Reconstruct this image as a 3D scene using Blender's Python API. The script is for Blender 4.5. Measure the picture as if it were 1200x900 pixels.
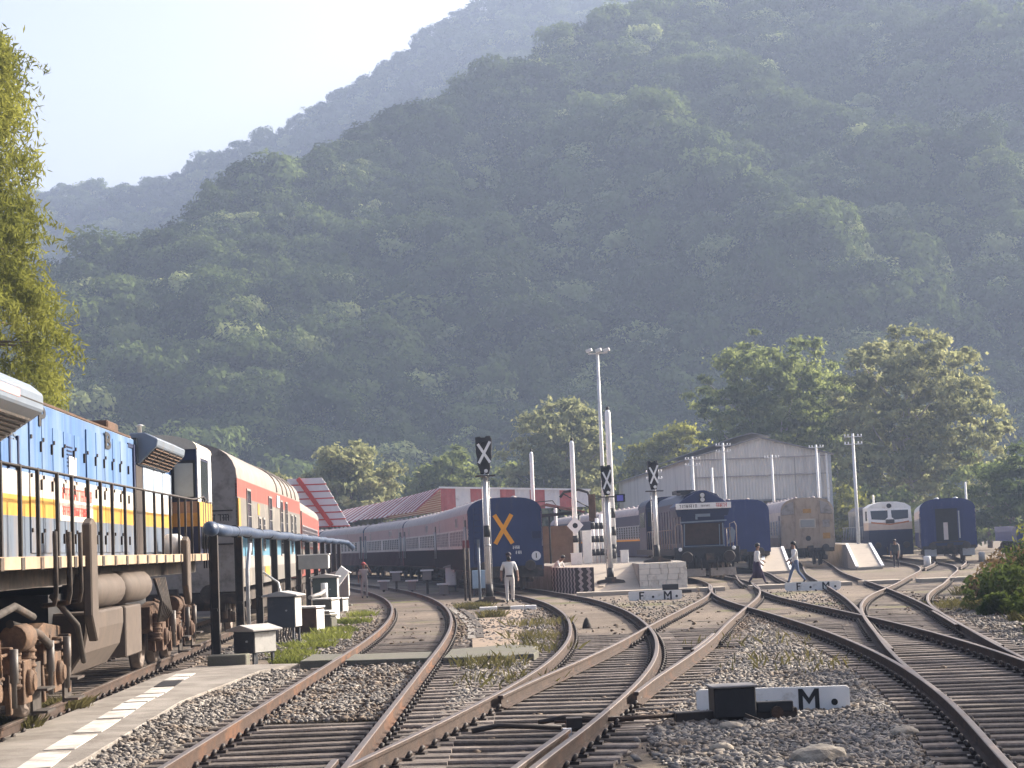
import bpy, bmesh, math, random
import numpy as np
from mathutils import Vector, Matrix, noise
random.seed(7); RNG = np.random.default_rng(7)
PI = math.pi; R = math.radians
SC = bpy.context.scene; COL = SC.collection
for o in list(bpy.data.objects): bpy.data.objects.remove(o)

# ------------------------------------------------------------------ camera, sky, sun, exposure
F = 2250.0; H = 1.9
ROLL = R(-2.3); PITCH = math.atan(190*math.cos(ROLL)/F)
cam = bpy.data.cameras.new('camera'); co = bpy.data.objects.new('camera', cam); COL.objects.link(co)
cam.sensor_width = 36; cam.lens = 36*F/1200; cam.clip_end = 6000; cam.clip_start = .1
CM = Matrix.Rotation(PI/2+PITCH, 4, 'X') @ Matrix.Rotation(ROLL, 4, 'Z')
co.matrix_world = Matrix.Translation((0, 0, H)) @ CM
SC.camera = co
SUN = Vector((.76, .50, .46)).normalized()
W = bpy.data.worlds.new('World'); SC.world = W; W.use_nodes = True
sk = W.node_tree.nodes.new('ShaderNodeTexSky'); sk.sky_type = 'NISHITA'; sk.sun_disc = False
sk.sun_elevation = math.asin(SUN.z); sk.sun_rotation = math.atan2(SUN.x, SUN.y)
sk.air_density = .55; sk.dust_density = 8.0; sk.ozone_density = 1.0
bg = W.node_tree.nodes['Background']; bg.inputs['Strength'].default_value = .15
W.node_tree.links.new(sk.outputs[0], bg.inputs[0])
sl = bpy.data.lights.new('sun', 'SUN'); sl.energy = 5.0; sl.angle = R(.5); sl.color = (1, .90, .77)
so = bpy.data.objects.new('sun', sl); COL.objects.link(so); so.rotation_euler = SUN.to_track_quat('Z', 'Y').to_euler()
SC.view_settings.view_transform = 'Standard'; SC.view_settings.look = 'None'
SC.view_settings.exposure = 1.35; SC.view_settings.gamma = 1
SC.cycles.use_denoising = True
SC.cycles.max_bounces = 6; SC.cycles.transparent_max_bounces = 8
HAZE_DENSITY = .00051; HAZE_COLOR = (.49, .615, .88)

def ray(px, py):
    return CM.to_3x3() @ Vector(((px-600)/F, -(py-450)/F, -1))
def G(px, py, z=0.0):
    r = ray(px, py); t = (z-H)/r.z
    return Vector((0, 0, H)) + r*t
def D(px, py, d):
    r = ray(px, py); return Vector((0, 0, H)) + r*(d/r.y)

# ------------------------------------------------------------------ materials
MATS = {}
def mat(name, col, rough=.8, var=.12, scale=4., streak=0, dirt=None, dirt_amt=0., dirt_scale=2., bump=0., bscale=30., metal=0., spec=.3):
    if name in MATS: return MATS[name]
    m = bpy.data.materials.new(name); m.use_nodes = True; nt = m.node_tree; N = nt.nodes; L = nt.links
    b = N['Principled BSDF']; b.inputs['Roughness'].default_value = rough; b.inputs['Metallic'].default_value = metal
    b.inputs['Specular IOR Level'].default_value = spec
    tc = N.new('ShaderNodeTexCoord')
    mp = N.new('ShaderNodeMapping'); L.new(tc.outputs['Object'], mp.inputs[0])
    if streak: mp.inputs['Scale'].default_value = (1, 1, streak)
    n1 = N.new('ShaderNodeTexNoise'); n1.inputs['Scale'].default_value = scale; n1.inputs['Detail'].default_value = 6; n1.inputs['Roughness'].default_value = .65
    L.new(mp.outputs[0], n1.inputs[0])
    rp = N.new('ShaderNodeMapRange'); rp.inputs[1].default_value = .3; rp.inputs[2].default_value = .7
    rp.inputs[3].default_value = 1-var; rp.inputs[4].default_value = 1+var
    L.new(n1.outputs[0], rp.inputs[0])
    mx = N.new('ShaderNodeMix'); mx.data_type = 'RGBA'; mx.blend_type = 'MULTIPLY'; mx.inputs[0].default_value = 1
    mx.inputs[6].default_value = (*col, 1); L.new(rp.outputs[0], mx.inputs[7])
    out = mx.outputs[2]
    if dirt:
        n2 = N.new('ShaderNodeTexNoise'); n2.inputs['Scale'].default_value = dirt_scale; n2.inputs['Detail'].default_value = 8; n2.inputs['Roughness'].default_value = .7
        L.new(mp.outputs[0], n2.inputs[0])
        r2 = N.new('ShaderNodeMapRange'); r2.inputs[1].default_value = .62-.35*dirt_amt; r2.inputs[2].default_value = .85-.35*dirt_amt
        L.new(n2.outputs[0], r2.inputs[0])
        m2 = N.new('ShaderNodeMix'); m2.data_type = 'RGBA'; L.new(r2.outputs[0], m2.inputs[0]); L.new(out, m2.inputs[6]); m2.inputs[7].default_value = (*dirt, 1)
        out = m2.outputs[2]
    L.new(out, b.inputs['Base Color'])
    if bump:
        n3 = N.new('ShaderNodeTexNoise'); n3.inputs['Scale'].default_value = bscale; n3.inputs['Detail'].default_value = 5
        L.new(tc.outputs['Object'], n3.inputs[0])
        bp = N.new('ShaderNodeBump'); bp.inputs['Strength'].default_value = bump; bp.inputs['Distance'].default_value = .02
        L.new(n3.outputs[0], bp.inputs['Height']); L.new(bp.outputs[0], b.inputs['Normal'])
    MATS[name] = m; return m

def leafmat(name, c1, c2, trans=.35, scale=.5, rnd=.0):
    if name in MATS: return MATS[name]
    m = bpy.data.materials.new(name); m.use_nodes = True; nt = m.node_tree; N = nt.nodes; L = nt.links
    N.remove(N['Principled BSDF']); out = N['Material Output']
    tc = N.new('ShaderNodeTexCoord'); n1 = N.new('ShaderNodeTexNoise'); n1.inputs['Scale'].default_value = scale; n1.inputs['Detail'].default_value = 4
    L.new(tc.outputs['Object'], n1.inputs[0])
    oi = N.new('ShaderNodeObjectInfo')
    ad = N.new('ShaderNodeMath'); ad.operation = 'MULTIPLY_ADD'; L.new(oi.outputs['Random'], ad.inputs[0]); ad.inputs[1].default_value = rnd; L.new(n1.outputs[0], ad.inputs[2])
    rr = N.new('ShaderNodeMapRange'); rr.inputs[1].default_value = .3; rr.inputs[2].default_value = .7+rnd; L.new(ad.outputs[0], rr.inputs[0])
    mx = N.new('ShaderNodeMix'); mx.data_type = 'RGBA'; L.new(rr.outputs[0], mx.inputs[0]); mx.inputs[6].default_value = (*c1, 1); mx.inputs[7].default_value = (*c2, 1)
    d = N.new('ShaderNodeBsdfDiffuse'); t = N.new('ShaderNodeBsdfTranslucent'); s = N.new('ShaderNodeMixShader'); s.inputs[0].default_value = trans
    L.new(mx.outputs[2], d.inputs[0]); L.new(mx.outputs[2], t.inputs[0]); L.new(d.outputs[0], s.inputs[1]); L.new(t.outputs[0], s.inputs[2]); L.new(s.outputs[0], out.inputs[0])
    MATS[name] = m; return m

# palette
blk = mat('black_paint', (.018, .018, .02), .6, .3)
tar = mat('tarred_steel', (.022, .02, .019), .55, .4, 3, dirt=(.06, .04, .03), dirt_amt=.35)
white = mat('white_paint', (.78, .77, .74), .7, .06, 5, dirt=(.35, .31, .26), dirt_amt=.15, dirt_scale=3)
wht2 = mat('fresh_white', (.8, .8, .79), .6, .04)
navy = mat('navy_paint', (.010, .018, .058), .45, .15, 2.5, streak=.3, dirt=(.04, .042, .06), dirt_amt=.15)
skyblue = mat('loco_blue', (.05, .125, .28), .55, .32, 2.2, streak=.12, dirt=(.145, .215, .31), dirt_amt=.5, dirt_scale=1.8)
yellow = mat('loco_yellow', (.44, .25, .04), .5, .15, 3, streak=.3, dirt=(.25, .13, .04), dirt_amt=.3)
lcream = mat('loco_white', (.56, .51, .45), .55, .14, 3, streak=.2, dirt=(.24, .185, .14), dirt_amt=.4)
bluegrey = mat('loco_blue_grey', (.10, .13, .175), .5, .2, 3, streak=.2, dirt=(.2, .15, .11), dirt_amt=.35)
silver = mat('silver_grey', (.17, .205, .25), .42, .1, 3, streak=.3, dirt=(.2, .18, .16), dirt_amt=.25, metal=.1)
rustbr = mat('rusty_brown', (.088, .05, .031), .85, .35, 6, dirt=(.05, .035, .025), dirt_amt=.4, bump=.3)
bogiebr = mat('bogie_brown', (.135, .078, .044), .8, .3, 5, dirt=(.035, .026, .02), dirt_amt=.55, bump=.4)
dust = mat('dusty_tank', (.078, .06, .048), .75, .2, 3, dirt=(.1, .075, .055), dirt_amt=.3)
duskdk = mat('grimy_underframe', (.05, .042, .036), .85, .4, 6, dirt=(.14, .09, .06), dirt_amt=.3)
railside = mat('rail_rust', (.048, .031, .023), .9, .4, 5, dirt=(.13, .06, .03), dirt_amt=.22, dirt_scale=1.1, bump=.3)
railrust = mat('rail_fresh_rust', (.06, .036, .025), .9, .35, 5, dirt=(.17, .075, .034), dirt_amt=.35, dirt_scale=.8)
railtop = mat('rail_head_steel', (.155, .13, .115), .5, .2, 6, metal=.55, dirt=(.14, .085, .05), dirt_amt=.35)
sleepm = mat('timber_sleeper', (.165, .138, .118), .92, .35, 7, dirt=(.06, .045, .035), dirt_amt=.45, bump=.6, bscale=25)
nt = sleepm.node_tree; oi = nt.nodes.new('ShaderNodeObjectInfo'); mr = nt.nodes.new('ShaderNodeMapRange'); mr.inputs[3].default_value = .6; mr.inputs[4].default_value = 1.3
nt.links.new(oi.outputs['Random'], mr.inputs[0]); mm_ = nt.nodes.new('ShaderNodeMix'); mm_.data_type = 'RGBA'; mm_.blend_type = 'MULTIPLY'; mm_.inputs[0].default_value = 1
pb_ = nt.nodes['Principled BSDF']; src_ = pb_.inputs['Base Color'].links[0].from_socket; nt.links.new(src_, mm_.inputs[6]); nt.links.new(mr.outputs[0], mm_.inputs[7]); nt.links.new(mm_.outputs[2], pb_.inputs['Base Color'])
grease = mat('greasy_iron', (.03, .022, .018), .6, .4, 8)
conc = mat('concrete', (.235, .215, .19), .9, .22, 1.6, dirt=(.135, .118, .10), dirt_amt=.5, dirt_scale=1.3, bump=.4)
concdk = mat('mossy_concrete', (.125, .12, .10), .92, .25, 2, dirt=(.08, .09, .05), dirt_amt=.4, bump=.5)
pale = mat('pale_concrete', (.37, .32, .26), .9, .14, 2, dirt=(.3, .24, .18), dirt_amt=.3, bump=.3)
glassd = mat('dark_glass', (.03, .035, .04), .12, .1, spec=.6)
glassp = mat('dusty_glass', (.30, .29, .26), .35, .15, 2, spec=.5)
orange = mat('orange_paint', (.85, .36, .02), .6, .08)
redp = mat('red_paint', (.55, .09, .07), .55, .12, 3, dirt=(.3, .12, .1), dirt_amt=.2)
redwash = mat('red_sheet', (.46, .13, .12), .6, .15, 2, dirt=(.3, .2, .18), dirt_amt=.25)
whtwash = mat('white_sheet', (.70, .68, .66), .6, .08, 2, dirt=(.4, .36, .33), dirt_amt=.2)
steelg = mat('galvanised_steel', (.42, .43, .44), .45, .1, 8, metal=.3)
polew = mat('pole_white', (.68, .68, .66), .6, .1, 3, dirt=(.3, .28, .26), dirt_amt=.2)
bark = mat('bark', (.17, .13, .10), .95, .3, 3, bump=.5, bscale=6)
skinm = mat('skin', (.22, .12, .075), .6, .05)
hairm = mat('hair', (.012, .011, .01), .6, .1)

# ------------------------------------------------------------------ mesh building
class MB:
    def __init__(s): s.v = []; s.f = []; s.mi = []; s.sm = []
    def add(s, vs, fs, mi=0, smooth=False):
        o = len(s.v); s.v += [tuple(v) for v in vs]
        for f in fs: s.f.append([i+o for i in f]); s.mi.append(mi); s.sm.append(smooth)
        return s
    def box(s, x0, x1, y0, y1, z0, z1, mi=0):
        v = [(x0,y0,z0),(x1,y0,z0),(x1,y1,z0),(x0,y1,z0),(x0,y0,z1),(x1,y0,z1),(x1,y1,z1),(x0,y1,z1)]
        return s.add(v, [(0,3,2,1),(4,5,6,7),(0,1,5,4),(1,2,6,5),(2,3,7,6),(3,0,4,7)], mi)
    def cbox(s, c, d, mi=0):
        return s.box(c[0]-d[0]/2, c[0]+d[0]/2, c[1]-d[1]/2, c[1]+d[1]/2, c[2]-d[2]/2, c[2]+d[2]/2, mi)
    def prism(s, poly, ax, a, b, mi=0, smooth=False):
        n = len(poly)
        def P(p, t): return {'x': (t, p[0], p[1]), 'y': (p[0], t, p[1]), 'z': (p[0], p[1], t)}[ax]
        v = [P(p, a) for p in poly]+[P(p, b) for p in poly]
        s.add(v, [tuple(range(n))[::-1], tuple(range(n, 2*n))], mi)
        o = len(s.v)-2*n
        for i in range(n):
            j = (i+1) % n; s.f.append([o+i, o+j, o+n+j, o+n+i]); s.mi.append(mi); s.sm.append(smooth)
        return s
    def tube(s, pts, r, n=8, mi=0, smooth=True, caps=True):
        pts = [Vector(p) for p in pts]; m = len(pts); rs = r if isinstance(r, (list, tuple)) else [r]*m
        v = []
        ref = None
        for i, p in enumerate(pts):
            t = (pts[min(i+1, m-1)]-pts[max(i-1, 0)]).normalized()
            if ref is None: ref = t.orthogonal().normalized()
            ref = (ref - t*ref.dot(t)); ref = ref.normalized() if ref.length > 1e-6 else t.orthogonal().normalized()
            b = t.cross(ref)
            for k in range(n):
                a = 2*PI*k/n; v.append(p+(ref*math.cos(a)+b*math.sin(a))*rs[i])
        fs = [(i*n+k, i*n+(k+1) % n, (i+1)*n+(k+1) % n, (i+1)*n+k) for i in range(m-1) for k in range(n)]
        s.add(v, fs, mi, smooth)
        if caps:
            o = len(s.v)-len(v)
            s.f.append([o+k for k in range(n)][::-1]); s.mi.append(mi); s.sm.append(False)
            s.f.append([o+(m-1)*n+k for k in range(n)]); s.mi.append(mi); s.sm.append(False)
        return s
    def cyl(s, p, q, r, n=12, mi=0): return s.tube([p, q], r, n, mi)
    def bar(s, p, q, w, h, mi=0):
        p = Vector(p); q = Vector(q); t = (q-p).normalized()
        up = Vector((0, 0, 1)) if abs(t.z) < .95 else Vector((0, 1, 0))
        a = t.cross(up).normalized()*w/2; b = a.cross(t).normalized()*h/2
        v = [p-a-b, p+a-b, p+a+b, p-a+b, q-a-b, q+a-b, q+a+b, q-a+b]
        return s.add(v, [(0,3,2,1),(4,5,6,7),(0,1,5,4),(1,2,6,5),(2,3,7,6),(3,0,4,7)], mi)
    def lathe(s, prof, c, ax='x', n=20, mi=0):      # prof: (offset along axis, radius)
        v = []
        for (t, r) in prof:
            for k in range(n):
                a = 2*PI*k/n; u, w = r*math.cos(a), r*math.sin(a)
                v.append({'x': (c[0]+t, c[1]+u, c[2]+w), 'y': (c[0]+u, c[1]+t, c[2]+w), 'z': (c[0]+u, c[1]+w, c[2]+t)}[ax])
        m = len(prof)
        fs = [(i*n+k, i*n+(k+1) % n, (i+1)*n+(k+1) % n, (i+1)*n+k) for i in range(m-1) for k in range(n)]
        s.add(v, fs, mi, True)
        o = len(s.v)-len(v)
        s.f.append([o+k for k in range(n)][::-1]); s.mi.append(mi); s.sm.append(False)
        s.f.append([o+(m-1)*n+k for k in range(n)]); s.mi.append(mi); s.sm.append(False)
        return s
    def quad(s, a, b, c, d, mi=0): return s.add([a, b, c, d], [(0, 1, 2, 3)], mi)
    def build_each(s, name, mats, parent=None, bevel=0):
        par = list(range(len(s.v)))
        def fd(a):
            while par[a] != a: par[a] = par[par[a]]; a = par[a]
            return a
        for f in s.f:
            for q in f[1:]: par[fd(q)] = fd(f[0])
        gr = {}
        for k, f in enumerate(s.f): gr.setdefault(fd(f[0]), []).append(k)
        out = []
        for ks in gr.values():
            m = MB(); mp_ = {}
            for k in ks:
                for q in s.f[k]:
                    if q not in mp_: mp_[q] = len(m.v); m.v.append(s.v[q])
                m.f.append([mp_[q] for q in s.f[k]]); m.mi.append(s.mi[k]); m.sm.append(s.sm[k])
            out.append(m.build(name, mats, parent, bevel))
        return out
    def build(s, name, mats, parent=None, bevel=0, loc=None):
        me = bpy.data.meshes.new(name); me.from_pydata(s.v, [], s.f)
        if not isinstance(mats, (list, tuple)): mats = [mats]
        for m in mats: me.materials.append(m)
        me.polygons.foreach_set('material_index', s.mi); me.polygons.foreach_set('use_smooth', s.sm); me.update()
        bm = bmesh.new(); bm.from_mesh(me); bmesh.ops.recalc_face_normals(bm, faces=bm.faces)
        if bevel: 
            es = [e for e in bm.edges if len(e.link_faces) == 2 and e.calc_face_angle(0) > .6]
            bmesh.ops.bevel(bm, geom=es, offset=bevel, segments=1, affect='EDGES', clamp_overlap=True)
        bm.to_mesh(me); bm.free()
        o = bpy.data.objects.new(name, me); COL.objects.link(o)
        if parent: o.parent = parent
        if loc is not None: o.location = loc
        return o

def rawmesh(name, V, faces4, m, parent=None, loc=None):
    """V (n,3) numpy, faces4 (k,4) or (k,3) numpy"""
    me = bpy.data.meshes.new(name); k, c = faces4.shape
    me.vertices.add(len(V)); me.vertices.foreach_set('co', np.asarray(V, np.float32).ravel())
    me.loops.add(k*c); me.loops.foreach_set('vertex_index', faces4.astype(np.int32).ravel())
    me.polygons.add(k); me.polygons.foreach_set('loop_start', np.arange(0, k*c, c, dtype=np.int32))
    me.update(calc_edges=True); me.materials.append(m)
    o = bpy.data.objects.new(name, me)
    COL.objects.link(o)
    if parent: o.parent = parent
    if loc is not None: o.location = loc
    return o

def thing(name, label, cat, loc=(0, 0, 0), rz=0, group=None):
    o = bpy.data.objects.new(name, None); COL.objects.link(o); o.empty_display_size = .2
    o.location = loc; o.rotation_euler = (0, 0, rz); return tag(o, label, cat, group)
def tag(o, label, cat, group=None):
    o['label'] = label; o['category'] = cat
    if group: o['group'] = group
    return o
def struct(o): o['kind'] = 'structure'; return o
def stuff(o, label=None, cat=None):
    o['kind'] = 'stuff'
    if label: o['label'] = label; o['category'] = cat
    return o
def dup(root, loc, rz=None, label=None):
    r = root.copy(); COL.objects.link(r); r.location = loc
    if rz is not None: r.rotation_euler = (0, 0, rz)
    if label: r['label'] = label
    for ch in root.children:
        c = ch.copy(); COL.objects.link(c); c.parent = r
        for g in ch.children:
            d = g.copy(); COL.objects.link(d); d.parent = c
    return r
def text(name, body, size, m, parent=None, loc=(0, 0, 0), rot=(PI/2, 0, 0), ext=.004, align='CENTER', bold=0.0, sx=1):
    cu = bpy.data.curves.new(name, 'FONT'); cu.body = body; cu.size = size; cu.extrude = ext; cu.align_x = align; cu.align_y = 'CENTER'; cu.offset = bold
    cu.materials.append(m); o = bpy.data.objects.new(name, cu); COL.objects.link(o)
    me = bpy.data.meshes.new_from_object(o.evaluated_get(bpy.context.evaluated_depsgraph_get())); bpy.data.objects.remove(o)
    me.name = name; o = bpy.data.objects.new(name, me); COL.objects.link(o)
    o.location = loc; o.rotation_euler = rot; o.scale = (sx, 1, 1)
    if parent: o.parent = parent
    return o

# ------------------------------------------------------------------ track centre lines (world x, y)
def spline(pts, step=.3):
    P = [Vector((a, b, 0)) for a, b in pts]; P = [P[0]*2-P[1]]+P+[P[-1]*2-P[-2]]
    out = []
    for i in range(1, len(P)-2):
        p0, p1, p2, p3 = P[i-1:i+3]
        for k in range(24):
            t = k/24; out.append(.5*((2*p1)+(p2-p0)*t+(2*p0-5*p1+4*p2-p3)*t*t+(3*p1-p0-3*p2+p3)*t**3))
    out.append(P[-2])
    # smooth and resample
    A = np.array([[p.x, p.y] for p in out])
    for _ in range(30): A[1:-1] = .25*A[:-2]+.5*A[1:-1]+.25*A[2:]
    s = np.r_[0, np.cumsum(np.hypot(*np.diff(A, axis=0).T))]
    q = np.arange(0, s[-1], step)
    return np.c_[np.interp(q, s, A[:, 0]), np.interp(q, s, A[:, 1])]
def bx(y): return -2.5 if y < 38 else -2.5-(y-38)**2/760
TR = {
 'A': spline([(-6.37, 8), (-7.1, 22.7), (-8.2, 45), (-9.5, 70), (-11.2, 92), (-14, 115), (-18, 135)]),
 'B': spline([(bx(y), y) for y in range(8, 152, 8)]),
 'C': spline([(-1.7, 10), (-1.25, 14), (-.7, 17.6), (-.1, 21.2), (.75, 27), (1.4, 33), (1.85, 40), (2.05, 48), (2.02, 55), (1.75, 63), (1.25, 70), (.35, 79), (-.9, 90), (-2.1, 100), (-3.8, 112), (-5.7, 125), (-9.8, 146), (-15.5, 168), (-23, 190)]),
 'C2': spline([(.35, 23.5), (1.0, 27.3), (1.75, 31.3), (2.75, 37), (3.75, 43.5), (5.3, 53), (6.75, 62), (7.9, 71), (8.8, 81), (9.2, 92), (9.1, 104), (8.4, 118), (6.6, 134), (4, 150)]),
 'D': spline([(4.0, 10), (4.65, 15), (5.65, 22), (6.35, 29), (6.8, 37), (7.0, 46), (7.05, 54), (7.25, 62), (7.85, 71), (8.7, 80)]),
 'E': spline([(5.75, 23), (6.75, 31), (8.6, 43.5), (10.2, 55), (11.8, 68), (13.4, 82), (15.1, 96), (18.2, 118), (21.5, 142)]),
 'F': spline([(6.6, 29.5), (7.7, 37.5), (8.75, 44.5), (9.95, 51.5), (11.6, 59), (14, 68), (17, 80), (20.2, 93), (22.9, 108), (25.5, 130), (27.4, 152)]),
 'G': spline([(20.2, 93), (22.6, 102), (25.45, 114), (29.5, 135.3), (34, 158)]),
 'K': spline([(9.7, 76), (10.6, 86), (11.8, 98), (12.7, 112), (12.9, 126), (12.4, 145)]),
}
def tx(k, y):
    a = TR[k]; return float(np.interp(y, a[:, 1], a[:, 0]))
def thead(k, y):
    return math.atan2(-(tx(k, y+1.5)-tx(k, y-1.5)), 3.0)

# ------------------------------------------------------------------ ground
def sstep(a, b, x):
    t = min(1, max(0, (x-a)/(b-a))); return t*t*(3-2*t)
def mound(x, y):
    xf = np.interp(y, [20, 37, 55, 72, 90, 110], [10.4, 10.9, 13.9, 18.2, 24, 31])
    return 1.0*sstep(xf, xf+3.5, x)*sstep(14, 30, y)*(1-sstep(95, 115, y))
def gz(x, y):
    near = -.205
    n = noise.noise((x*.5, y*.5, 0))*.025+noise.noise((x*2.1, y*2.1, 3))*.014
    if y < 46:
        dm = min([abs(x-tx(k, y)) for k in ('B', 'C', 'D')]+([abs(x-tx('C2', y))] if y > 25 else [])+([abs(x-tx('E', y))] if y > 25 else [])+([abs(x-tx('F', y))] if y > 31 else []))
        near -= .05*(1-sstep(1.25, 1.6, dm))*(1-sstep(38, 46, y))
    far = sstep(38, 52, y+4*noise.noise((x*.2, y*.2, 7)))
    return near+far*.035+n+mound(x, y)*(1+.35*noise.noise((x*.35, y*.35, 1)))-(.35*sstep(290, 320, y))
xs = np.r_[-550, -300, -120, -60, -30, -20, np.arange(-14, 25, .4), 28, 32, 40, 60, 120, 300, 550]
ys = np.r_[-85, -20, 0, 6, np.arange(10, 110, .4), 112, 116, 120, 130, 150, 180, 220, 270, 330, 500, 800, 1230]
nx, ny = len(xs), len(ys)
GV = np.array([(x, y, gz(x, y)) for y in ys for x in xs])
gf = np.array([(j*nx+i, j*nx+i+1, (j+1)*nx+i+1, (j+1)*nx+i) for j in range(ny-1) for i in range(nx-1)])
gm = bpy.data.materials.new('ground_dirt'); gm.use_nodes = True
nt = gm.node_tree; N = nt.nodes; L = nt.links; b = N['Principled BSDF']; b.inputs['Roughness'].default_value = .95; b.inputs['Specular IOR Level'].default_value = .1
tc = N.new('ShaderNodeTexCoord'); n1 = N.new('ShaderNodeTexNoise'); n1.inputs['Scale'].default_value = .22; n1.inputs['Detail'].default_value = 9; n1.inputs['Roughness'].default_value = .7
L.new(tc.outputs['Object'], n1.inputs[0])
cr = N.new('ShaderNodeValToRGB'); e = cr.color_ramp.elements; e[0].position = .3; e[0].color = (.105, .088, .072, 1); e[1].position = .7; e[1].color = (.235, .192, .152, 1)
L.new(n1.outputs[0], cr.inputs[0])
n2 = N.new('ShaderNodeTexNoise'); n2.inputs['Scale'].default_value = 6; n2.inputs['Detail'].default_value = 8; n2.inputs['Roughness'].default_value = .75; L.new(tc.outputs['Object'], n2.inputs[0])
mm = N.new('ShaderNodeMapRange'); mm.inputs[1].default_value = .3; mm.inputs[2].default_value = .7; mm.inputs[3].default_value = .55; mm.inputs[4].default_value = 1.35; L.new(n2.outputs[0], mm.inputs[0])
mx = N.new('ShaderNodeMix'); mx.data_type = 'RGBA'; mx.blend_type = 'MULTIPLY'; mx.inputs[0].default_value = 1; L.new(cr.outputs[0], mx.inputs[6]); L.new(mm.outputs[0], mx.inputs[7])
n3 = N.new('ShaderNodeTexNoise'); n3.inputs['Scale'].default_value = .35; n3.inputs['Detail'].default_value = 6; mp = N.new('ShaderNodeMapping'); mp.inputs['Location'].default_value = (31, 7, 2); L.new(tc.outputs['Object'], mp.inputs[0]); L.new(mp.outputs[0], n3.inputs[0])
g2 = N.new('ShaderNodeMapRange'); g2.inputs[1].default_value = .55; g2.inputs[2].default_value = .72; L.new(n3.outputs[0], g2.inputs[0])
m3 = N.new('ShaderNodeMix'); m3.data_type = 'RGBA'; L.new(g2.outputs[0], m3.inputs[0]); L.new(mx.outputs[2], m3.inputs[6]); m3.inputs[7].default_value = (.11, .115, .045, 1)
L.new(m3.outputs[2], b.inputs['Base Color'])
bp = N.new('ShaderNodeBump'); bp.inputs['Strength'].default_value = .8; bp.inputs['Distance'].default_value = .05; L.new(n2.outputs[0], bp.inputs['Height']); L.new(bp.outputs[0], b.inputs['Normal'])
gnd = struct(rawmesh('ground', GV, gf, gm))
for p in gnd.data.polygons: p.use_smooth = True

# ------------------------------------------------------------------ hills
CL = bpy.data.collections.new('crown_kinds')          # crown kinds the forest is made of (not linked to the scene)
def unit_leaves(C, rng, size, droop=0, asp=.55, nrm=None, nb=1.0):
    n = len(C); a = rng.normal(size=(n, 3))*.6
    if nrm is not None: a = a+nrm*nb
    else: a = a/.6
    a /= np.linalg.norm(a, axis=1)[:, None]
    t = rng.normal(size=(n, 3)); t[:, 2] -= droop; t -= a*(t*a).sum(1)[:, None]; t /= np.linalg.norm(t, axis=1)[:, None]
    bb = np.cross(a, t); s = (size*(.6+.8*rng.random(n)))[:, None]
    V = np.stack([C-t*s, C-bb*s*asp, C+t*s, C+bb*s*asp], 1).reshape(-1, 3)
    return V, np.arange(4*n).reshape(n, 4)
def cluster_pts(cent, rad, per, rng, flat=.62, mid=None, soft=False):
    out = []; nn = []
    for c, r in zip(cent, rad):
        d = rng.normal(size=(per, 3)); d /= np.linalg.norm(d, axis=1)[:, None]
        nv = d.copy()
        if mid is not None: o_ = (c-mid)/max(1e-6, np.linalg.norm(c-mid)); nv = nv*.7+o_*.6
        nv[:, 2] += .25; nn.append(nv/np.linalg.norm(nv, axis=1)[:, None])
        d *= (np.clip(np.abs(rng.normal(size=per))*.62, .05, 1.7) if soft else (.45+.55*rng.random(per)**.5))[:, None]*r; d[:, 2] *= flat; out.append(c+d)
    return np.concatenate(out), np.concatenate(nn)
fm = leafmat('forest_leaves', (.009, .024, .010), (.17, .225, .07), .3, .12, .8)
fm2 = leafmat('forest_leaves_pale', (.13, .17, .06), (.42, .46, .19), .3, .25, .55)
protos = []
for k in range(7):
    rng = np.random.default_rng(100+k); nc = 24
    d = rng.normal(size=(nc, 3)); d[:, 2] = np.abs(d[:, 2])*1.2-.25; d /= np.linalg.norm(d, axis=1)[:, None]
    c = d*(np.array([.8, .8, .62 if k % 2 else 1.0])*(.7+.3*rng.random((nc, 1))))
    Q, nv = cluster_pts(c, .18+.22*rng.random(nc), 110, rng, .62, np.zeros(3))
    V, f = unit_leaves(Q, rng, .058, nrm=nv, nb=1.5)
    o = rawmesh('crown_kind', V, f, fm2 if k in (3,) else fm); COL.objects.unlink(o); CL.objects.link(o); protos.append(o)

def silh(pts, lower):
    us, ts = [], []
    for px, py, in pts:
        r = ray(px, py); us.append(r.x/r.y); ts.append(r.z/r.y)
    return np.array(us), np.array(ts)
mu, mt = silh([(-200, 350), (0, 305), (70, 284), (130, 277), (200, 242), (270, 210), (330, 193), (400, 152), (450, 124), (530, 97), (600, 67), (640, 44), (700, 14), (760, -14), (850, -32), (950, -45), (1100, -60), (1400, -60), (1700, 40)], 0)
bu, bt = silh([(-200, 235), (70, 213), (150, 207), (190, 201), (230, 184), (270, 169), (330, 148), (390, 108), (450, 71), (520, 16), (545, 0), (600, -20), (700, -35), (900, -20), (1400, 100)], 0)
S0, Y0 = .62, 330.
def main_z(u, y):
    x = u*y; T = np.interp(u, mu, mt)-.021-.011*sstep(.12, .2, -u); yc = S0*Y0/(S0-T)
    n = 19*noise.noise((x/95+y/260, y/120, 5))+8*noise.noise((x/40, y/45, 9))
    n += 14*(1-abs(noise.noise((x/60+y/130, y/400, 2)))*2)
    w = sstep(Y0, Y0+70, y)*(1-sstep(yc-130, yc-10, y)*.93)
    z = S0*(y-Y0)+n*w
    if y > yc: z = S0*(yc-Y0)+n*w-(y-yc)*.35
    return z, yc
def back_z(u, y):
    T = np.interp(u, bu, bt)-.008; yc = 980.; x = u*y
    n = 20*noise.noise((x/150, y/160, 15))+9*noise.noise((x/60, y/70, 19))
    z = T*yc-S0*abs(yc-y)+n*min(1, abs(yc-y)/120)
    return z
hm = mat('forest_floor', (.055, .055, .035), .95, .4, .02, dirt=(.12, .09, .06), dirt_amt=.2, dirt_scale=.01)
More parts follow.
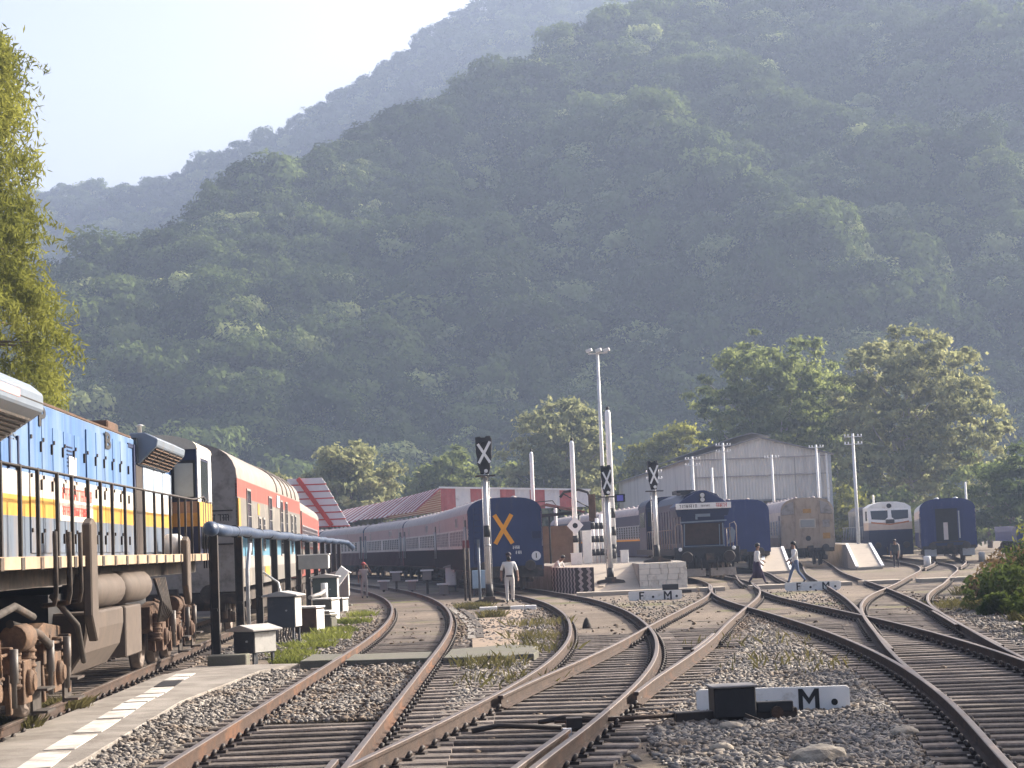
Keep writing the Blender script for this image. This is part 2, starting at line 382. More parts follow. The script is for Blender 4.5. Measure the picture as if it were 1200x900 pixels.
def hill(name, us, ys, fz):
    V = np.array([(u*y, y, fz(u, y)) for y in ys for u in us]); nu = len(us)
    f = np.array([(j*nu+i, j*nu+i+1, (j+1)*nu+i+1, (j+1)*nu+i) for j in range(len(ys)-1) for i in range(nu-1)])
    o = struct(rawmesh(name, V, f, hm))
    for p in o.data.polygons: p.use_smooth = True
    return o
hill('hill', np.linspace(-.34, .42, 150), np.r_[np.linspace(322, 900, 130), 1000, 1150], lambda u, y: main_z(u, y)[0])
hill('mountain', np.linspace(-.36, .3, 90), np.r_[640, np.linspace(680, 1060, 60), 1180], back_z)

pts, scl, rot, pick = [], [], [], []
rng = np.random.default_rng(3)
def forest_pts(n, ulim, ylim, fz, smin, smax, ymaxf):
    k = 0
    while k < n:
        y = math.sqrt(rng.uniform(ylim[0]**2, ylim[1]**2)); u = rng.uniform(*ulim)
        if y > ymaxf(u): continue
        z = fz(u, y); s = rng.uniform(smin, smax)*(1.3 if rng.random() < .15 else 1)*(1+.25*noise.noise((u*y/50, y/50, 33)))
        pts.append((u*y, y, z+s*rng.uniform(.3, .75))); scl.append((s, s, s*rng.uniform(.8, 1.3))); rot.append((rng.normal()*.12, rng.normal()*.12, rng.uniform(0, 6.28))); pick.append(int(rng.integers(0, 7))); k += 1
forest_pts(5400, (-.30, .30), (328, 900), lambda u, y: main_z(u, y)[0], 3.8, 8.2, lambda u: main_z(u, 340)[1]+14)
forest_pts(2400, (-.28, .10), (690, 1000), back_z, 4.4, 7.6, lambda u: 990)
fme = bpy.data.meshes.new('forest'); fme.from_pydata(pts, [], [])
for nm, ty, data in (('scl', 'FLOAT_VECTOR', scl), ('rot', 'FLOAT_VECTOR', rot), ('pick', 'INT', pick)):
    a = fme.attributes.new(nm, ty, 'POINT'); a.data.foreach_set('vector' if ty != 'INT' else 'value', np.array(data).ravel())
forest = bpy.data.objects.new('forest', fme); COL.objects.link(forest)
stuff(forest, 'dense hazy forest covering the two hillsides behind the station', 'forest')
ng = bpy.data.node_groups.new('forest_crowns', 'GeometryNodeTree')
ng.interface.new_socket('Geometry', in_out='INPUT', socket_type='NodeSocketGeometry'); ng.interface.new_socket('Geometry', in_out='OUTPUT', socket_type='NodeSocketGeometry')
gi = ng.nodes.new('NodeGroupInput'); go = ng.nodes.new('NodeGroupOutput')
ci = ng.nodes.new('GeometryNodeCollectionInfo'); ci.inputs[0].default_value = CL; ci.inputs[1].default_value = True; ci.inputs[2].default_value = True
ip = ng.nodes.new('GeometryNodeInstanceOnPoints'); ip.inputs['Pick Instance'].default_value = True
def attr(nm, t):
    a = ng.nodes.new('GeometryNodeInputNamedAttribute'); a.data_type = t; a.inputs[0].default_value = nm
    return [s for s in a.outputs if s.enabled][0]
ng.links.new(gi.outputs[0], ip.inputs['Points']); ng.links.new(ci.outputs[0], ip.inputs['Instance'])
ng.links.new(attr('pick', 'INT'), ip.inputs['Instance Index']); ng.links.new(attr('rot', 'FLOAT_VECTOR'), ip.inputs['Rotation']); ng.links.new(attr('scl', 'FLOAT_VECTOR'), ip.inputs['Scale'])
ng.links.new(ip.outputs[0], go.inputs[0])
md = forest.modifiers.new('crowns', 'NODES'); md.node_group = ng

# ------------------------------------------------------------------ haze
hz = MB().box(-560, 560, -90, 1240, -2.4, 318).build('haze', [])
hz['kind'] = 'stuff'
hmat = bpy.data.materials.new('haze_air'); hmat.use_nodes = True; nt = hmat.node_tree; nt.nodes.remove(nt.nodes['Principled BSDF'])
pv = nt.nodes.new('ShaderNodeVolumePrincipled'); pv.inputs['Color'].default_value = (*HAZE_COLOR, 1); pv.inputs['Density'].default_value = HAZE_DENSITY; pv.inputs['Anisotropy'].default_value = .2
nt.links.new(pv.outputs[0], nt.nodes['Material Output'].inputs['Volume']); hz.data.materials.append(hmat)

# ------------------------------------------------------------------ railway tracks
RAIL = [(-.075, -.17), (.075, -.17), (.075, -.158), (.012, -.138), (.010, -.05), (.036, -.038), (.036, -.006), (.028, 0), (-.028, 0), (-.036, -.006), (-.036, -.038), (-.010, -.05), (-.012, -.138), (-.075, -.158)]
def rail_mesh(path, off, dz=0):
    mb = MB(); n = len(RAIL); m = len(path); v = []
    for i in range(m):
        t = path[min(i+1, m-1)]-path[max(i-1, 0)]; t = t/np.hypot(*t); nx_, ny_ = t[1], -t[0]
        for (a, z) in RAIL: v.append((path[i][0]+nx_*(off+a), path[i][1]+ny_*(off+a), z+dz))
    mb.v = v
    for i in range(m-1):
        for k in range(n):
            j = (k+1) % n; mb.f.append([i*n+k, i*n+j, (i+1)*n+j, (i+1)*n+k]); mb.mi.append(1 if k in (6, 7, 8) else 0); mb.sm.append(False)
    mb.f.append(list(range(n))); mb.mi.append(0); mb.sm.append(False)
    mb.f.append([(m-1)*n+k for k in range(n)]); mb.mi.append(0); mb.sm.append(False)
    return mb
def sleeper_mb(Lh, Rh, seed):
    r = random.Random(seed); mb = MB(); w = .125
    # timber with chamfered top edges, slightly uneven
    secs = []
    for x in np.linspace(-Lh, Rh, 5):
        jz = r.uniform(-.008, .006); jw = r.uniform(-.008, .008)
        secs.append([(x, -w+jw, -.32), (x, w+jw, -.32), (x, w+jw, -.195+jz), (x, w-.02+jw, -.178+jz), (x, -w+.02+jw, -.178+jz), (x, -w+jw, -.195+jz)])
    mb.v = [p for s in secs for p in s]
    for i in range(4):
        for k in range(6):
            j = (k+1) % 6; mb.f.append([i*6+k, i*6+j, (i+1)*6+j, (i+1)*6+k]); mb.mi.append(0); mb.sm.append(False)
    mb.f.append(list(range(6))); mb.f.append([24+k for k in range(6)]); mb.mi += [0, 0]; mb.sm += [False, False]
    for o in (-.872, .872):
        for s in (-1, 1):
            mb.cbox((o+s*.125, 0, -.165), (.09, .16, .03), 1)
            mb.tube([(o+s*.11, -.05, -.15), (o+s*.13, -.02, -.105), (o+s*.13, .03, -.105), (o+s*.10, .05, -.145)], .024, 6, 1)
    return mb
def track(key, label, ya, yb, sa, sb, dz=0., ext=None, spacing=.6, matside=railside, gap=None):
    p = TR[key]; p = p[(p[:, 1] >= ya) & (p[:, 1] <= yb)]
    t = thing('railway_track', label, 'track', (0, 0, 0), 0, 'tracks of the station yard')
    for off in (-.872, .872):
        q = p if not gap else p[(p[:, 1] >= gap)]
        rail_mesh(q, off, dz*.2).build('rail', [matside, railtop], t)
    s = np.r_[0, np.cumsum(np.hypot(*np.diff(p, axis=0).T))]
    base = [sleeper_mb(1.37, 1.37, 5+i).build('sleeper', [sleepm, grease], t) for i in range(3)]
    for bb in base: COL.objects.unlink(bb)
    cnt = 0; rest = MB(); used = set()
    q = 0.3
    while q < s[-1]:
        x = float(np.interp(q, s, p[:, 0])); y = float(np.interp(q, s, p[:, 1])); hd = thead(key, y)
        if sa <= y <= sb:
            e = ext(y) if ext else None
            if e: o = sleeper_mb(1.37+e[0], 1.37+e[1], int(q*10)).build('sleeper', [sleepm, grease], t)
            else:
                k = random.randrange(3)
                if k in used: o = base[k].copy(); COL.objects.link(o); o.parent = t
                else: o = base[k]; COL.objects.link(o); used.add(k)
            o.location = (x, y, dz+random.uniform(-.004, .004)); o.rotation_euler = (0, 0, hd+random.uniform(-.012, .012)); cnt += 1
            if cnt >= 100: break
        q += spacing*random.uniform(.94, 1.06)
    for k, bb in enumerate(base):
        if k not in used: bpy.data.objects.remove(bb)
    return t
track('A', 'rusty track under the blue and yellow locomotive, leftmost of the yard', 9, 134, 12, 62, 0)
track('B', 'curving sunlit track beside the row of relay boxes, right of the locomotive', 9, 150, 11, 68, .006, ext=lambda y: (0, .75) if 22 < y < 33 else ((0, .35) if 11 < y <= 22 else None), matside=railrust)
track('C', 'curving track leading to the navy coach with the orange cross', 10, 188, 17.6, 74, -.006, ext=lambda y: (0, min(1.25, max(.05, (y-20)*.11))) if 20 < y < 37 else None)
track('C2', 'branch track leading to the dark blue locomotive with the white headboard', 24.5, 150, 37.2, 84, .002, ext=None, spacing=.62)
track('D', 'track running from the right foreground towards the dark blue locomotive', 10, 80, 10, 66, .010, ext=lambda y: (0, min(1.4, max(.05, (y-19)*.12))) if 20 < y < 36 else None)
track('E', 'track bending away to the dusty brown coach', 24.5, 140, 36.5, 78, -.002)
track('F', 'track bending away to the white fronted locomotive on the right', 31, 150, 38, 80, .014)
track('G', 'siding under the blue coach with the open end doorway', 96, 160, 96, 120, .018)
track('K', 'siding behind the dark blue locomotive, in front of the shed', 77, 145, 77, 110, .022)
# check rails, point blades and pull rods
t = thing('check_rail', 'white tipped check rail beside the near rail at the bottom edge', 'check rail')
rail_mesh(np.array([(tx('C', y)+.872-.15, y) for y in np.arange(12.5, 20.2, .5)]), 0, .002).build('rail', [railside, railtop], t)
MB().cbox((tx('C', 20)+.722, 20.05, -.06), (.09, .05, .13)).build('painted_tip', wht2, t)
t = thing('check_rail', 'white tipped check rail beside the left rail at the bottom edge', 'check rail')
rail_mesh(np.array([(tx('B', y)+.872-.15, y) for y in np.arange(11.5, 18.4, .5)]), 0, .002).build('rail', [railside, railtop], t)
t = thing('check_rail', 'short rusty check rail lying beside the crossing on the middle track', 'check rail')
rail_mesh(np.array([(tx('C2', y)+.79, y) for y in np.arange(33.5, 39.5, .5)]), 0, -.004).build('rail', [railside, railtop], t)
t = thing('check_rail', 'short check rail beside the crossing on the far right track', 'check rail')
rail_mesh(np.array([(tx('E', y)+.79, y) for y in np.arange(38.5, 46, .5)]), 0, -.004).build('rail', [railside, railtop], t)

# ballast stones as one stuff object
def ico():
    bm = bmesh.new(); bmesh.ops.create_icosphere(bm, subdivisions=1, radius=1)
    V = np.array([v.co[:] for v in bm.verts]); f = np.array([[v.index for v in x.verts] for x in bm.faces]); bm.free(); return V, f
IV, IF = ico()
stonem = mat('ballast_stone', (.195, .178, .158), .9, .6, 11, dirt=(.15, .11, .075), dirt_amt=.4, dirt_scale=1.2)
def stones(name, P, size, m):
    n = len(P); rg = np.random.default_rng(len(P))
    pv_ = np.stack([IV*(1+np.clip(.36*rg.normal(size=(len(IV), 1)), -.55, .6)) for _ in range(12)])
    V = pv_[rg.integers(0, 12, n)]*np.stack([1+.5*rg.random(n), .7+.5*rg.random(n), .45+.35*rg.random(n)], 1)[:, None, :]
    a = rg.random(n)*6.28; c, s = np.cos(a)[:, None], np.sin(a)[:, None]
    tl = rg.normal(size=n)*.5; ct, st = np.cos(tl)[:, None], np.sin(tl)[:, None]
    y_, z_ = V[..., 1]*ct-V[..., 2]*st, V[..., 1]*st+V[..., 2]*ct
    X = np.stack([V[..., 0]*c-y_*s, V[..., 0]*s+y_*c, z_], -1)*size[:, None, None]
    X = (X+P[:, None, :]).reshape(-1, 3)
    f = (IF[None]+(np.arange(n)*len(IV))[:, None, None]).reshape(-1, 3)
    return rawmesh(name, X, f, m)
rg = np.random.default_rng(11); P = []
def path_left(x, y): return x < np.interp(y, [9, 20, 28, 36, 40], [-4.6, -4.75, -5.0, -4.75, -4.7]) and y < 36
while len(P) < 85000:
    y = 12+62*rg.random()**1.7; x = rg.uniform(-6.8, 13)
    if abs(x) > y*.29+.5: continue
    dB, dC, dD = abs(x-tx('B', y)), abs(x-tx('C', y)), abs(x-tx('D', y))
    inb = dB < .8 or dC < .8 or abs(x-tx('C2', max(24.5, y))) < .8 or dD < .8 or (y > 25 and abs(x-tx('E', y)) < .8)
    pr = .95 if y < 36 else .95*math.exp(-(y-36)/9)
    if inb: pr *= .05 if y < 34 else .03
    if dB < .8 and 24 < y < 35.4: pr = .75 if noise.noise((x*1.3, y*.7, 4)) > -.12 else .25
    if x < -4.3 and path_left(x, y): pr = 0.02
    if 35.3 < y < 39.2 and x < .3: pr = .02
    if x > tx('C2', max(24.5, y))+.9 and x < tx('D', y)-.9 and 20 < y < 58: pr = max(pr, .75)
    if mound(x, y) > .2: pr *= .15
    if rg.random() > pr: continue
    P.append((x, y, (max(gz(x, y), -.178) if dB < .8 and 24 < y < 35.4 else gz(x, y))+.012+.02*rg.random()))
P = np.array(P)
dmin = np.min([np.abs(P[:, 0]-np.interp(P[:, 1], TR[k][:, 1], TR[k][:, 0], left=99, right=99)) for k in ('A', 'B', 'C', 'C2', 'D', 'E', 'F')], axis=0)
ru = (dmin+.35*rg.random(len(P)) < 1.5) & ~((np.abs(P[:, 0]-np.interp(P[:, 1], TR['B'][:, 1], TR['B'][:, 0])) < .8) & (P[:, 1] > 24) & (P[:, 1] < 35.5) & (rg.random(len(P)) < .75))
stonr = mat('rust_stained_stone', (.15, .115, .085), .9, .55, 9, dirt=(.085, .055, .038), dirt_amt=.45)
o = stones('ballast', P[ru], (.018+.034*rg.random(ru.sum())**2.0), stonr); stuff(o, 'rust stained ballast close along the rails', 'ballast')
P = P[~ru]; o = stones('ballast', P, (.018+.034*rg.random(len(P))**2.0), stonem)
stuff(o, 'grey crushed stone ballast between the tracks', 'ballast')
for (px, py, s, lb) in ((960, 889, .20, 'large pale boulder lying in the ballast at the bottom edge'), (857, 752+100, .10, 'round brownish stone in front of the black point machine box'), (845, 877, .09, 'small flat grey stone lying near the large pale boulder'), (1060, 858, .11, 'dark angular stone lying beside the near right rail')):
    p = G(px, py, -.16); bm = bmesh.new(); bmesh.ops.create_icosphere(bm, subdivisions=3, radius=s)
    for v in bm.verts: v.co = Vector((v.co.x*1.35, v.co.y, v.co.z*.62))*(1+.22*noise.noise(v.co*9+Vector((px, 0, 0)))+.1*noise.noise(v.co*22))
    me = bpy.data.meshes.new('boulder'); bm.to_mesh(me); bm.free()
    me.materials.append(mat('boulder_stone', (.33, .29, .23), .9, .3, 6, dirt=(.15, .12, .09), dirt_amt=.35, bump=.5))
    o = bpy.data.objects.new('boulder', me); COL.objects.link(o); o.location = p; tag(o, lb, 'stone')
#PART2
# ------------------------------------------------------------------ paths, platforms, buildings
def poly_slab(name, pts, z0, z1, m, bevel=.01):
    return MB().prism(pts, 'z', z0, z1).build(name, m, None, bevel)
fp = struct(poly_slab('footpath', [(-6.15, 9), (-5.2, 9), (-4.55, 14), (-4.6, 20), (-4.95, 28), (-4.7, 34.6), (-4.2, 36.3), (-6.2, 36.9), (-6.45, 34), (-6.25, 26)], -.4, -.13, conc))
t = thing('painted_edge', 'broken white painted edge line on the grey concrete path, near left', 'edge line')
edge = [(-4.75, 17.5), (-5.12, 21.2), (-5.4, 25.2), (-5.62, 28), (-5.66, 29.6), (-5.9, 32.6), (-6.0, 34.5)]
def along(a, b, k): return (a[0]+(b[0]-a[0])*k, a[1]+(b[1]-a[1])*k)
for i in range(len(edge)-1):
    for k in range(2):
        a, b_ = along(edge[i], edge[i+1], k/2+.03), along(edge[i], edge[i+1], k/2+.45)
        MB().bar((a[0], a[1], -.126), (b_[0], b_[1], -.126), .34, .012).build('stripe', blk if (i == 4 and k == 1) else mat('worn_white', (.52, .49, .45), .9, .2, 4, dirt=(.24, .22, .19), dirt_amt=.45, dirt_scale=2.5), t)
struct(poly_slab('crossing_path', [(-4.1, 35.6), (-3.5, 35.6), (-3.5, 37.6), (-4.1, 37.9)], -.4, -.05, concdk))
struct(poly_slab('crossing_path', [(-3.26, 35.4), (-1.74, 35.2), (-1.74, 37.3), (-3.26, 37.5)], -.4, -.06, concdk))
struct(poly_slab('crossing_path', [(-1.45, 35.2), (-1.0, 35.05), (-.7, 35.3), (-.35, 35.1), (-.1, 35.35), (.2, 35.3), (.3, 36.4), (.18, 37.2), (.3, 37.9), (-.05, 38.6), (-.2, 39.2), (-.8, 38.5), (-1.4, 38.2)], -.4, -.07, concdk))
struct(poly_slab('footpath', [(-1.0, 38.4), (-.1, 39.4), (.05, 50), (.05, 62.6), (-1.05, 62.6), (-1.3, 50)], -.4, -.15, mat('brown_concrete', (.25, .19, .14), .9, .2, 2, dirt=(.14, .11, .08), dirt_amt=.3, bump=.3)))
t = thing('edge_kerb', 'low kerb painted white at the feet of the walking man in white', 'kerb')
for a, b_, m in ((-1.35, -.78, white), (-.76, -.36, concdk), (-.34, .1, white), (.12, .5, wht2)):
    MB().box(a, b_, 62.7, 63.1, -.35, -.04).build('kerb_stone', m, t, .01)
t = thing('drain_wall', 'dark edged concrete drain between the two curving tracks', 'drain')
MB().tube([(-1.15, 44, -.24), (-1.3, 50, -.24), (-1.75, 58, -.24), (-2.5, 68, -.24)], .13, 4, 0, False).build('drain_edge', conc, t)
MB().tube([(-.95, 44, -.22), (-1.1, 50, -.22), (-1.5, 58, -.22), (-2.2, 68, -.22)], .12, 4, 0, False).build('drain_channel', duskdk, t)
# pale walkway across the yard throat
walk = []
xa, xb = 2.1, 18.8
for i, (a, b_) in enumerate([(2.2, 6.9), (7.0, 8.0), (9.0, 12.1), (12.4, 13.0), (13.4, 15.0), (15.7, 19.0)]):
    struct(MB().prism([(a, 75.0+.04*a), (b_, 75.0+.04*b_), (b_, 76.1+.04*b_), (a, 76.1+.04*a)], 'z', -.35, -.012-.002*(i % 2)).build('crossing_path', pale, None, .01))
# central platform end
zz = bpy.data.materials.new('zigzag_paint'); zz.use_nodes = True; nt = zz.node_tree; N = nt.nodes; L = nt.links
tc = N.new('ShaderNodeTexCoord'); sp = N.new('ShaderNodeSeparateXYZ'); L.new(tc.outputs['Object'], sp.inputs[0])
def mth(op, a, b=None):
    n = N.new('ShaderNodeMath'); n.operation = op
    for i, v in enumerate((a, b)):
        if v is None: continue
        if isinstance(v, (int, float)): n.inputs[i].default_value = v
        else: L.new(v, n.inputs[i])
    return n.outputs[0]
zg = mth('PINGPONG', mth('MULTIPLY', sp.outputs[2], 1.0), .12)
ss = mth('FRACT', mth('MULTIPLY', mth('ADD', mth('SUBTRACT', sp.outputs[0], mth('MULTIPLY', sp.outputs[1], .6)), zg), 2.3))
gt = mth('GREATER_THAN', ss, .62)
mx = N.new('ShaderNodeMix'); mx.data_type = 'RGBA'; L.new(gt, mx.inputs[0]); mx.inputs[6].default_value = (.05, .035, .032, 1); mx.inputs[7].default_value = (.42, .34, .31, 1)
L.new(mx.outputs[2], N['Principled BSDF'].inputs['Base Color']); N['Principled BSDF'].inputs['Roughness'].default_value = .9
t = thing('station_platform', 'sloping concrete platform end with the light signals, between two tracks', 'platform')
le = [(tx('C', y)+1.75, y) for y in (85, 92, 100, 112, 124, 140)]; re_ = [(tx('C2', y)-1.8, y) for y in (140, 124, 112, 100, 92, 85, 80.3)]
MB().prism(le+re_+[(4.95, 80.2), (4.95, 84.5)], 'z', -.4, .95).build('platform_deck', conc, t, .02)
MB().add([(3.1, 79.6, -.3), (4.94, 79.4, -.3), (4.94, 84.5, -.3), (le[0][0], 85, -.3), (3.1, 79.6, -.1), (4.94, 79.4, -.1), (4.94, 84.5, .945), (le[0][0]+.0, 85, .945)],
    [(0, 3, 2, 1), (4, 5, 6, 7), (0, 1, 5, 4), (1, 2, 6, 5), (2, 3, 7, 6), (3, 0, 4, 7)]).build('ramp', pale, t)
MB().prism([(le[0][0]-.02, 84.98), (3.06, 79.55), (2.3, 79.9), (le[0][0]-.05, 84.0)], 'z', -.4, .9).build('stone_wall', zz, t)
wm = MB()
for r_ in range(5):
    xx = 4.96
    while xx < 6.9:
        w = random.uniform(.3, .5); w = min(w, 6.95-xx); wm.box(xx+.01, xx+w-.01, 80.0-.02*random.random(), 80.25, -.22+r_*.24, -.22+r_*.24+.228); xx += w
wm.build('whitewashed_wall', mat('old_whitewash', (.76, .70, .60), .9, .12, 3, dirt=(.36, .3, .24), dirt_amt=.3), t)
sl_ = MB(); sl_.bar((3.35, 80.3, .075), (3.9, 82.0, .43), .25, .03); sl_.bar((2.7, 80.9, .16), (2.2, 83.2, .66), .5, .03); sl_.build('slab', pale, t)

def gable(mb, w, y0, y1, ze, zr, th=.12, mi=0, ov=0.):
    for s in (-1, 1):
        mb.add([(0, y0, zr), (s*w, y0, ze), (s*w, y1, ze), (0, y1, zr), (0, y0, zr-th), (s*w, y0, ze-th), (s*w, y1, ze-th), (0, y1, zr-th)],
               [(0, 1, 2, 3), (7, 6, 5, 4), (0, 4, 5, 1), (1, 5, 6, 2), (2, 6, 7, 3)], mi)
# locomotive shed
sheet = mat('grey_sheeting', (.60, .565, .51), .6, .07, 1.2, streak=.15, dirt=(.34, .31, .29), dirt_amt=.3, dirt_scale=.5)
roofg = mat('grey_roof_sheet', (.20, .195, .19), .7, .12, .8, dirt=(.13, .12, .11), dirt_amt=.35, dirt_scale=.3)
t = thing('locomotive_shed', 'large grey corrugated shed with a gabled front behind the trains', 'shed', (19.1, 150, 0), R(3.1))
def corr(n, a, b, base, amp):          # corrugated edge in plan
    return [(a+(b-a)*i/n, base+(amp if i % 2 else 0)) for i in range(n+1)]
w = 5.45; ze, zr = 8.15, 9.55
fr = MB(); n = 90; xs_ = np.linspace(-w, w, n+1)
for i in range(n):
    x0, x1 = xs_[i], xs_[i+1]; d0, d1 = (.045 if i % 2 else 0), (0 if i % 2 else .045)
    for (za, zb, dy) in ((4.75, 6.6, 0), (6.58, 8.0, -.05), (7.98, None, -.1)):
        t0 = zb if zb else zr-abs(x0)*(zr-ze)/w; t1 = zb if zb else zr-abs(x1)*(zr-ze)/w
        if za > 4.7: fr.quad((x0, d0+dy, za), (x1, d1+dy, za), (x1, d1+dy, t1), (x0, d0+dy, t0))
fr.build('front_cladding', sheet, t)
for s in (-1, 1):
    sw = MB()
    for i in range(110):
        y0, y1 = i*.48, i*.48+.48; d0, d1 = (.05 if i % 2 else 0), (0 if i % 2 else .05)
        sw.quad((s*(w+d0), y0, 3.2), (s*(w+d1), y1, 3.2), (s*(w+d1), y1, ze), (s*(w+d0), y0, ze))
    sw.build('side_cladding', sheet, t)
rf = MB(); gable(rf, w+.35, -.35, 53, ze-.02, zr+.12); rf.build('roof', roofg, t)
rv = MB(); gable(rv, 1.5, 3, 50, zr+.28, zr+.62, .08); rv.build('ridge_vent', roofg, t)
MB().box(-w-.12, -w+.1, -.18, -.08, 0, ze).box(w-.1, w+.12, -.18, -.08, 0, ze).box(-.12, .12, -.1, .1, 0, 4.7).build_each('column', steelg, t)
MB().box(w-.9, w-.75, -.2, -.1, 3.9, 8.2).box(w-.3, w-.15, -.2, -.1, 3.9, 8.2).build_each('gutter_pipe', white, t)
MB().box(-w, w, 52, 52.3, 0, ze).build('rear_wall', duskdk, t)
tr = MB()
for s in (-1, 1): tr.box(-w, w, -.16, -.06, 4.62, 4.76); 
tr.build('door_lintel', steelg, t)
for z_ in (6.6, 7.98): MB().box(-w, w, -.13, -.105, z_-.03, z_+.05).build('seam_strip', mat('sheet_seam', (.34, .32, .3), .7, .1), t)
for x_ in (-2.7, 2.7): MB().box(x_-.04, x_+.04, -.14, -.12, 4.76, 8.0).build('seam_strip', MATS['sheet_seam'], t)

def ribroof(mb, A, B, C_, D_, n, th, m0=0, m1=1, k=1):
    """quad A-B (ridge) D-C (eave) split in n strips with alternating materials and standing ribs"""
    A, B, C_, D_ = map(Vector, (A, B, C_, D_)); nn = (B-A).cross(D_-A).normalized()
    if nn.z < 0: nn = -nn
    for i in range(n):
        a, b_ = i/n, (i+1)/n
        p = [A.lerp(B, a), A.lerp(B, b_), D_.lerp(C_, b_), D_.lerp(C_, a)]
        q = [x-nn*th for x in p]
        mb.add(p+q, [(0,1,2,3), (7,6,5,4), (0,4,5,1), (1,5,6,2), (2,6,7,3), (3,7,4,0)], m0 if (i//k) % 2 else m1)
        mb.bar(p[0]+nn*.03, p[3]+nn*.03, .06, .07, m0 if (i//k) % 2 else m1)
# central canopy
redshade = mat('faded_red_sheet', (.34, .11, .11), .6, .15, 1, dirt=(.3, .26, .26), dirt_amt=.3)  # roof stripe tones carry the look of the unlit left slope
whtshade = mat('faded_white_sheet', (.74, .69, .67), .6, .12, 1, dirt=(.25, .2, .2), dirt_amt=.3)
t = thing('platform_canopy', 'long platform canopy with ribbed roof and red and white striped fascia', 'canopy')
RP = [(-5.1, 130, 6.0), (-7.6, 144, 6.0), (-11.4, 163, 6.0), (-16.5, 185, 6.0), (-22.5, 208, 6.0)]
EP = [(-6.9, 129.5, 4.5), (-9.6, 143, 4.45), (-13.6, 161.5, 4.5), (-18.8, 183, 4.45), (-25, 205, 4.5)]
rm = MB()
for i in range(4): ribroof(rm, RP[i], RP[i+1], (EP[i+1][0], EP[i+1][1]+.05, EP[i+1][2]+.1), EP[i], 14, .06)
for i in range(4): ribroof(rm, RP[i], RP[i+1], (RP[i+1][0]+4.5, RP[i+1][1]+1.5, 5.1), (RP[i][0]+4.5, RP[i][1]+1.5, 5.1), 14, .06)
rm.build('roof', [whtshade, redshade], t)
fa = MB(); k = 0; X = -5.1
while X < 4.9:
    for j in range(5):
        a, b_ = X+j*.2, X+j*.2+.2; zt = 6.0-.055*(a+5.1); zt2 = 6.0-.055*(b_+5.1)
        d = .03 if j % 2 else 0
        fa.add([(a, 129.4+d, 4.35), (b_, 129.4+.03-d, 4.35), (b_, 129.4+.03-d, zt2), (a, 129.4+d, zt), (a, 129.46, 4.35), (b_, 129.46, 4.35), (b_, 129.46, zt2), (a, 129.46, zt)],
            [(0, 1, 2, 3), (5, 4, 7, 6), (3, 2, 6, 7), (1, 0, 4, 5)], k % 2)
    X += 1.0; k += 1
fa.build('fascia', [redwash, whtwash], t)
MB().bar((-5.2, 129.36, 6.03), (5.0, 129.36, 5.47), .12, .12).build('fascia_cap', white, t)
for (x, y) in ((-1.2, 131), (2.6, 131), (-4, 141), (.5, 141)): MB().cyl((x, y, .3), (x, y, 5.2), .11, 8).build_each('column', steelg, t)
# left stair roof
t = thing('stair_canopy', 'white and red striped cladding of the footbridge stair behind the silver coach', 'stair cladding', (-11.0, 97.5, 0))
m_ = MB()
for i in range(7):
    za, zb = 5.75-.36*i, 5.75-.36*(i+1); xa_ = 1.15+.19*i; xb_ = 1.15+.19*(i+1)
    m_.prism([(-.6, zb+.06), (xb_, zb+.06), (xa_, za), (-.6, za)], 'y', 0, .1, 0); m_.prism([(-.6, zb), (xb_+.02, zb), (xb_, zb+.06), (-.6, zb+.06)], 'y', -.02, .1, 1)
m_.build('striped_panel', [wht2, redp], t)
MB().bar((-.05, -.1, 5.75), (1.6, -.1, 3.3), .14, .22).build('stringer', redp, t)
MB().box(-.6, -.45, .12, .3, 0, 5.6).build_each('column', redp, t)
# ramps at the ends of the far platforms
def ramp(label, x0, x1, xt0, xt1, y0, y1, yb, skew, brickw=False):
    t = thing('platform_ramp', label, 'ramp', (0, 0, 0), 0, 'concrete ramps at the far platform ends')
    MB().add([(x0, y0, -.3), (x1, y0, -.3), (x1, y0, -.02), (x0, y0, -.02), (xt0, y1, -.3), (xt1, y1, -.3), (xt1, y1, 1.2), (xt0, y1, 1.2)],
        [(0, 1, 2, 3), (3, 2, 6, 7), (1, 5, 6, 2), (4, 0, 3, 7), (5, 4, 7, 6), (0, 4, 5, 1)]).build('ramp_slope', pale, t)
    for (a, b_) in ((x0, xt0), (x1, xt1)): MB().bar((a, y0, .02), (b_, y1, 1.24), .16, .06).build('white_edge', wht2, t)
    MB().prism([(xt0, y1+.01), (xt1, y1+.01), (xt1+skew, yb), (xt0+skew, yb)], 'z', -.3, 1.2).build('platform_deck', conc, t)
ramp('concrete platform ramp beside the dusty brown coach, behind the two walkers', 13.0, 14.7, 14.15, 15.1, 104.5, 110.5, 150, 3.5)
ramp('concrete platform ramp with white edges between the brown coach and the white locomotive', 18.55, 19.95, 19.15, 20.5, 106, 112.5, 150, 4.2)

def strokes(name, x0, x1, z, h, m, parent, seed, plane='y', off=-.004, head=True):
    r = random.Random(seed); mb = MB(); k = x0
    def B(a, b_, c, d):
        if plane == 'y': mb.box(a, b_, off-.004, off, c, d)
        else: mb.box(off, off+.004, a, b_, c, d)
    while k < x1-.02:
        w = r.uniform(.25, .6)*h; w = min(w, x1-k)
        if head: B(k, k+w, z+h*.36, z+h*.5)
        B(k+w*.55, k+w*.55+h*.14, z-h*.5, z+h*.36); 
        if r.random() < .6: B(k, k+w*.5, z-h*.12, z+h*.04)
        if r.random() < .4: B(k+w*.1, k+w*.1+h*.12, z-h*.4, z+h*.1)
        k += w*(1.0 if r.random() < .7 else 1.5)+h*.06
    return mb.build(name, m, parent)
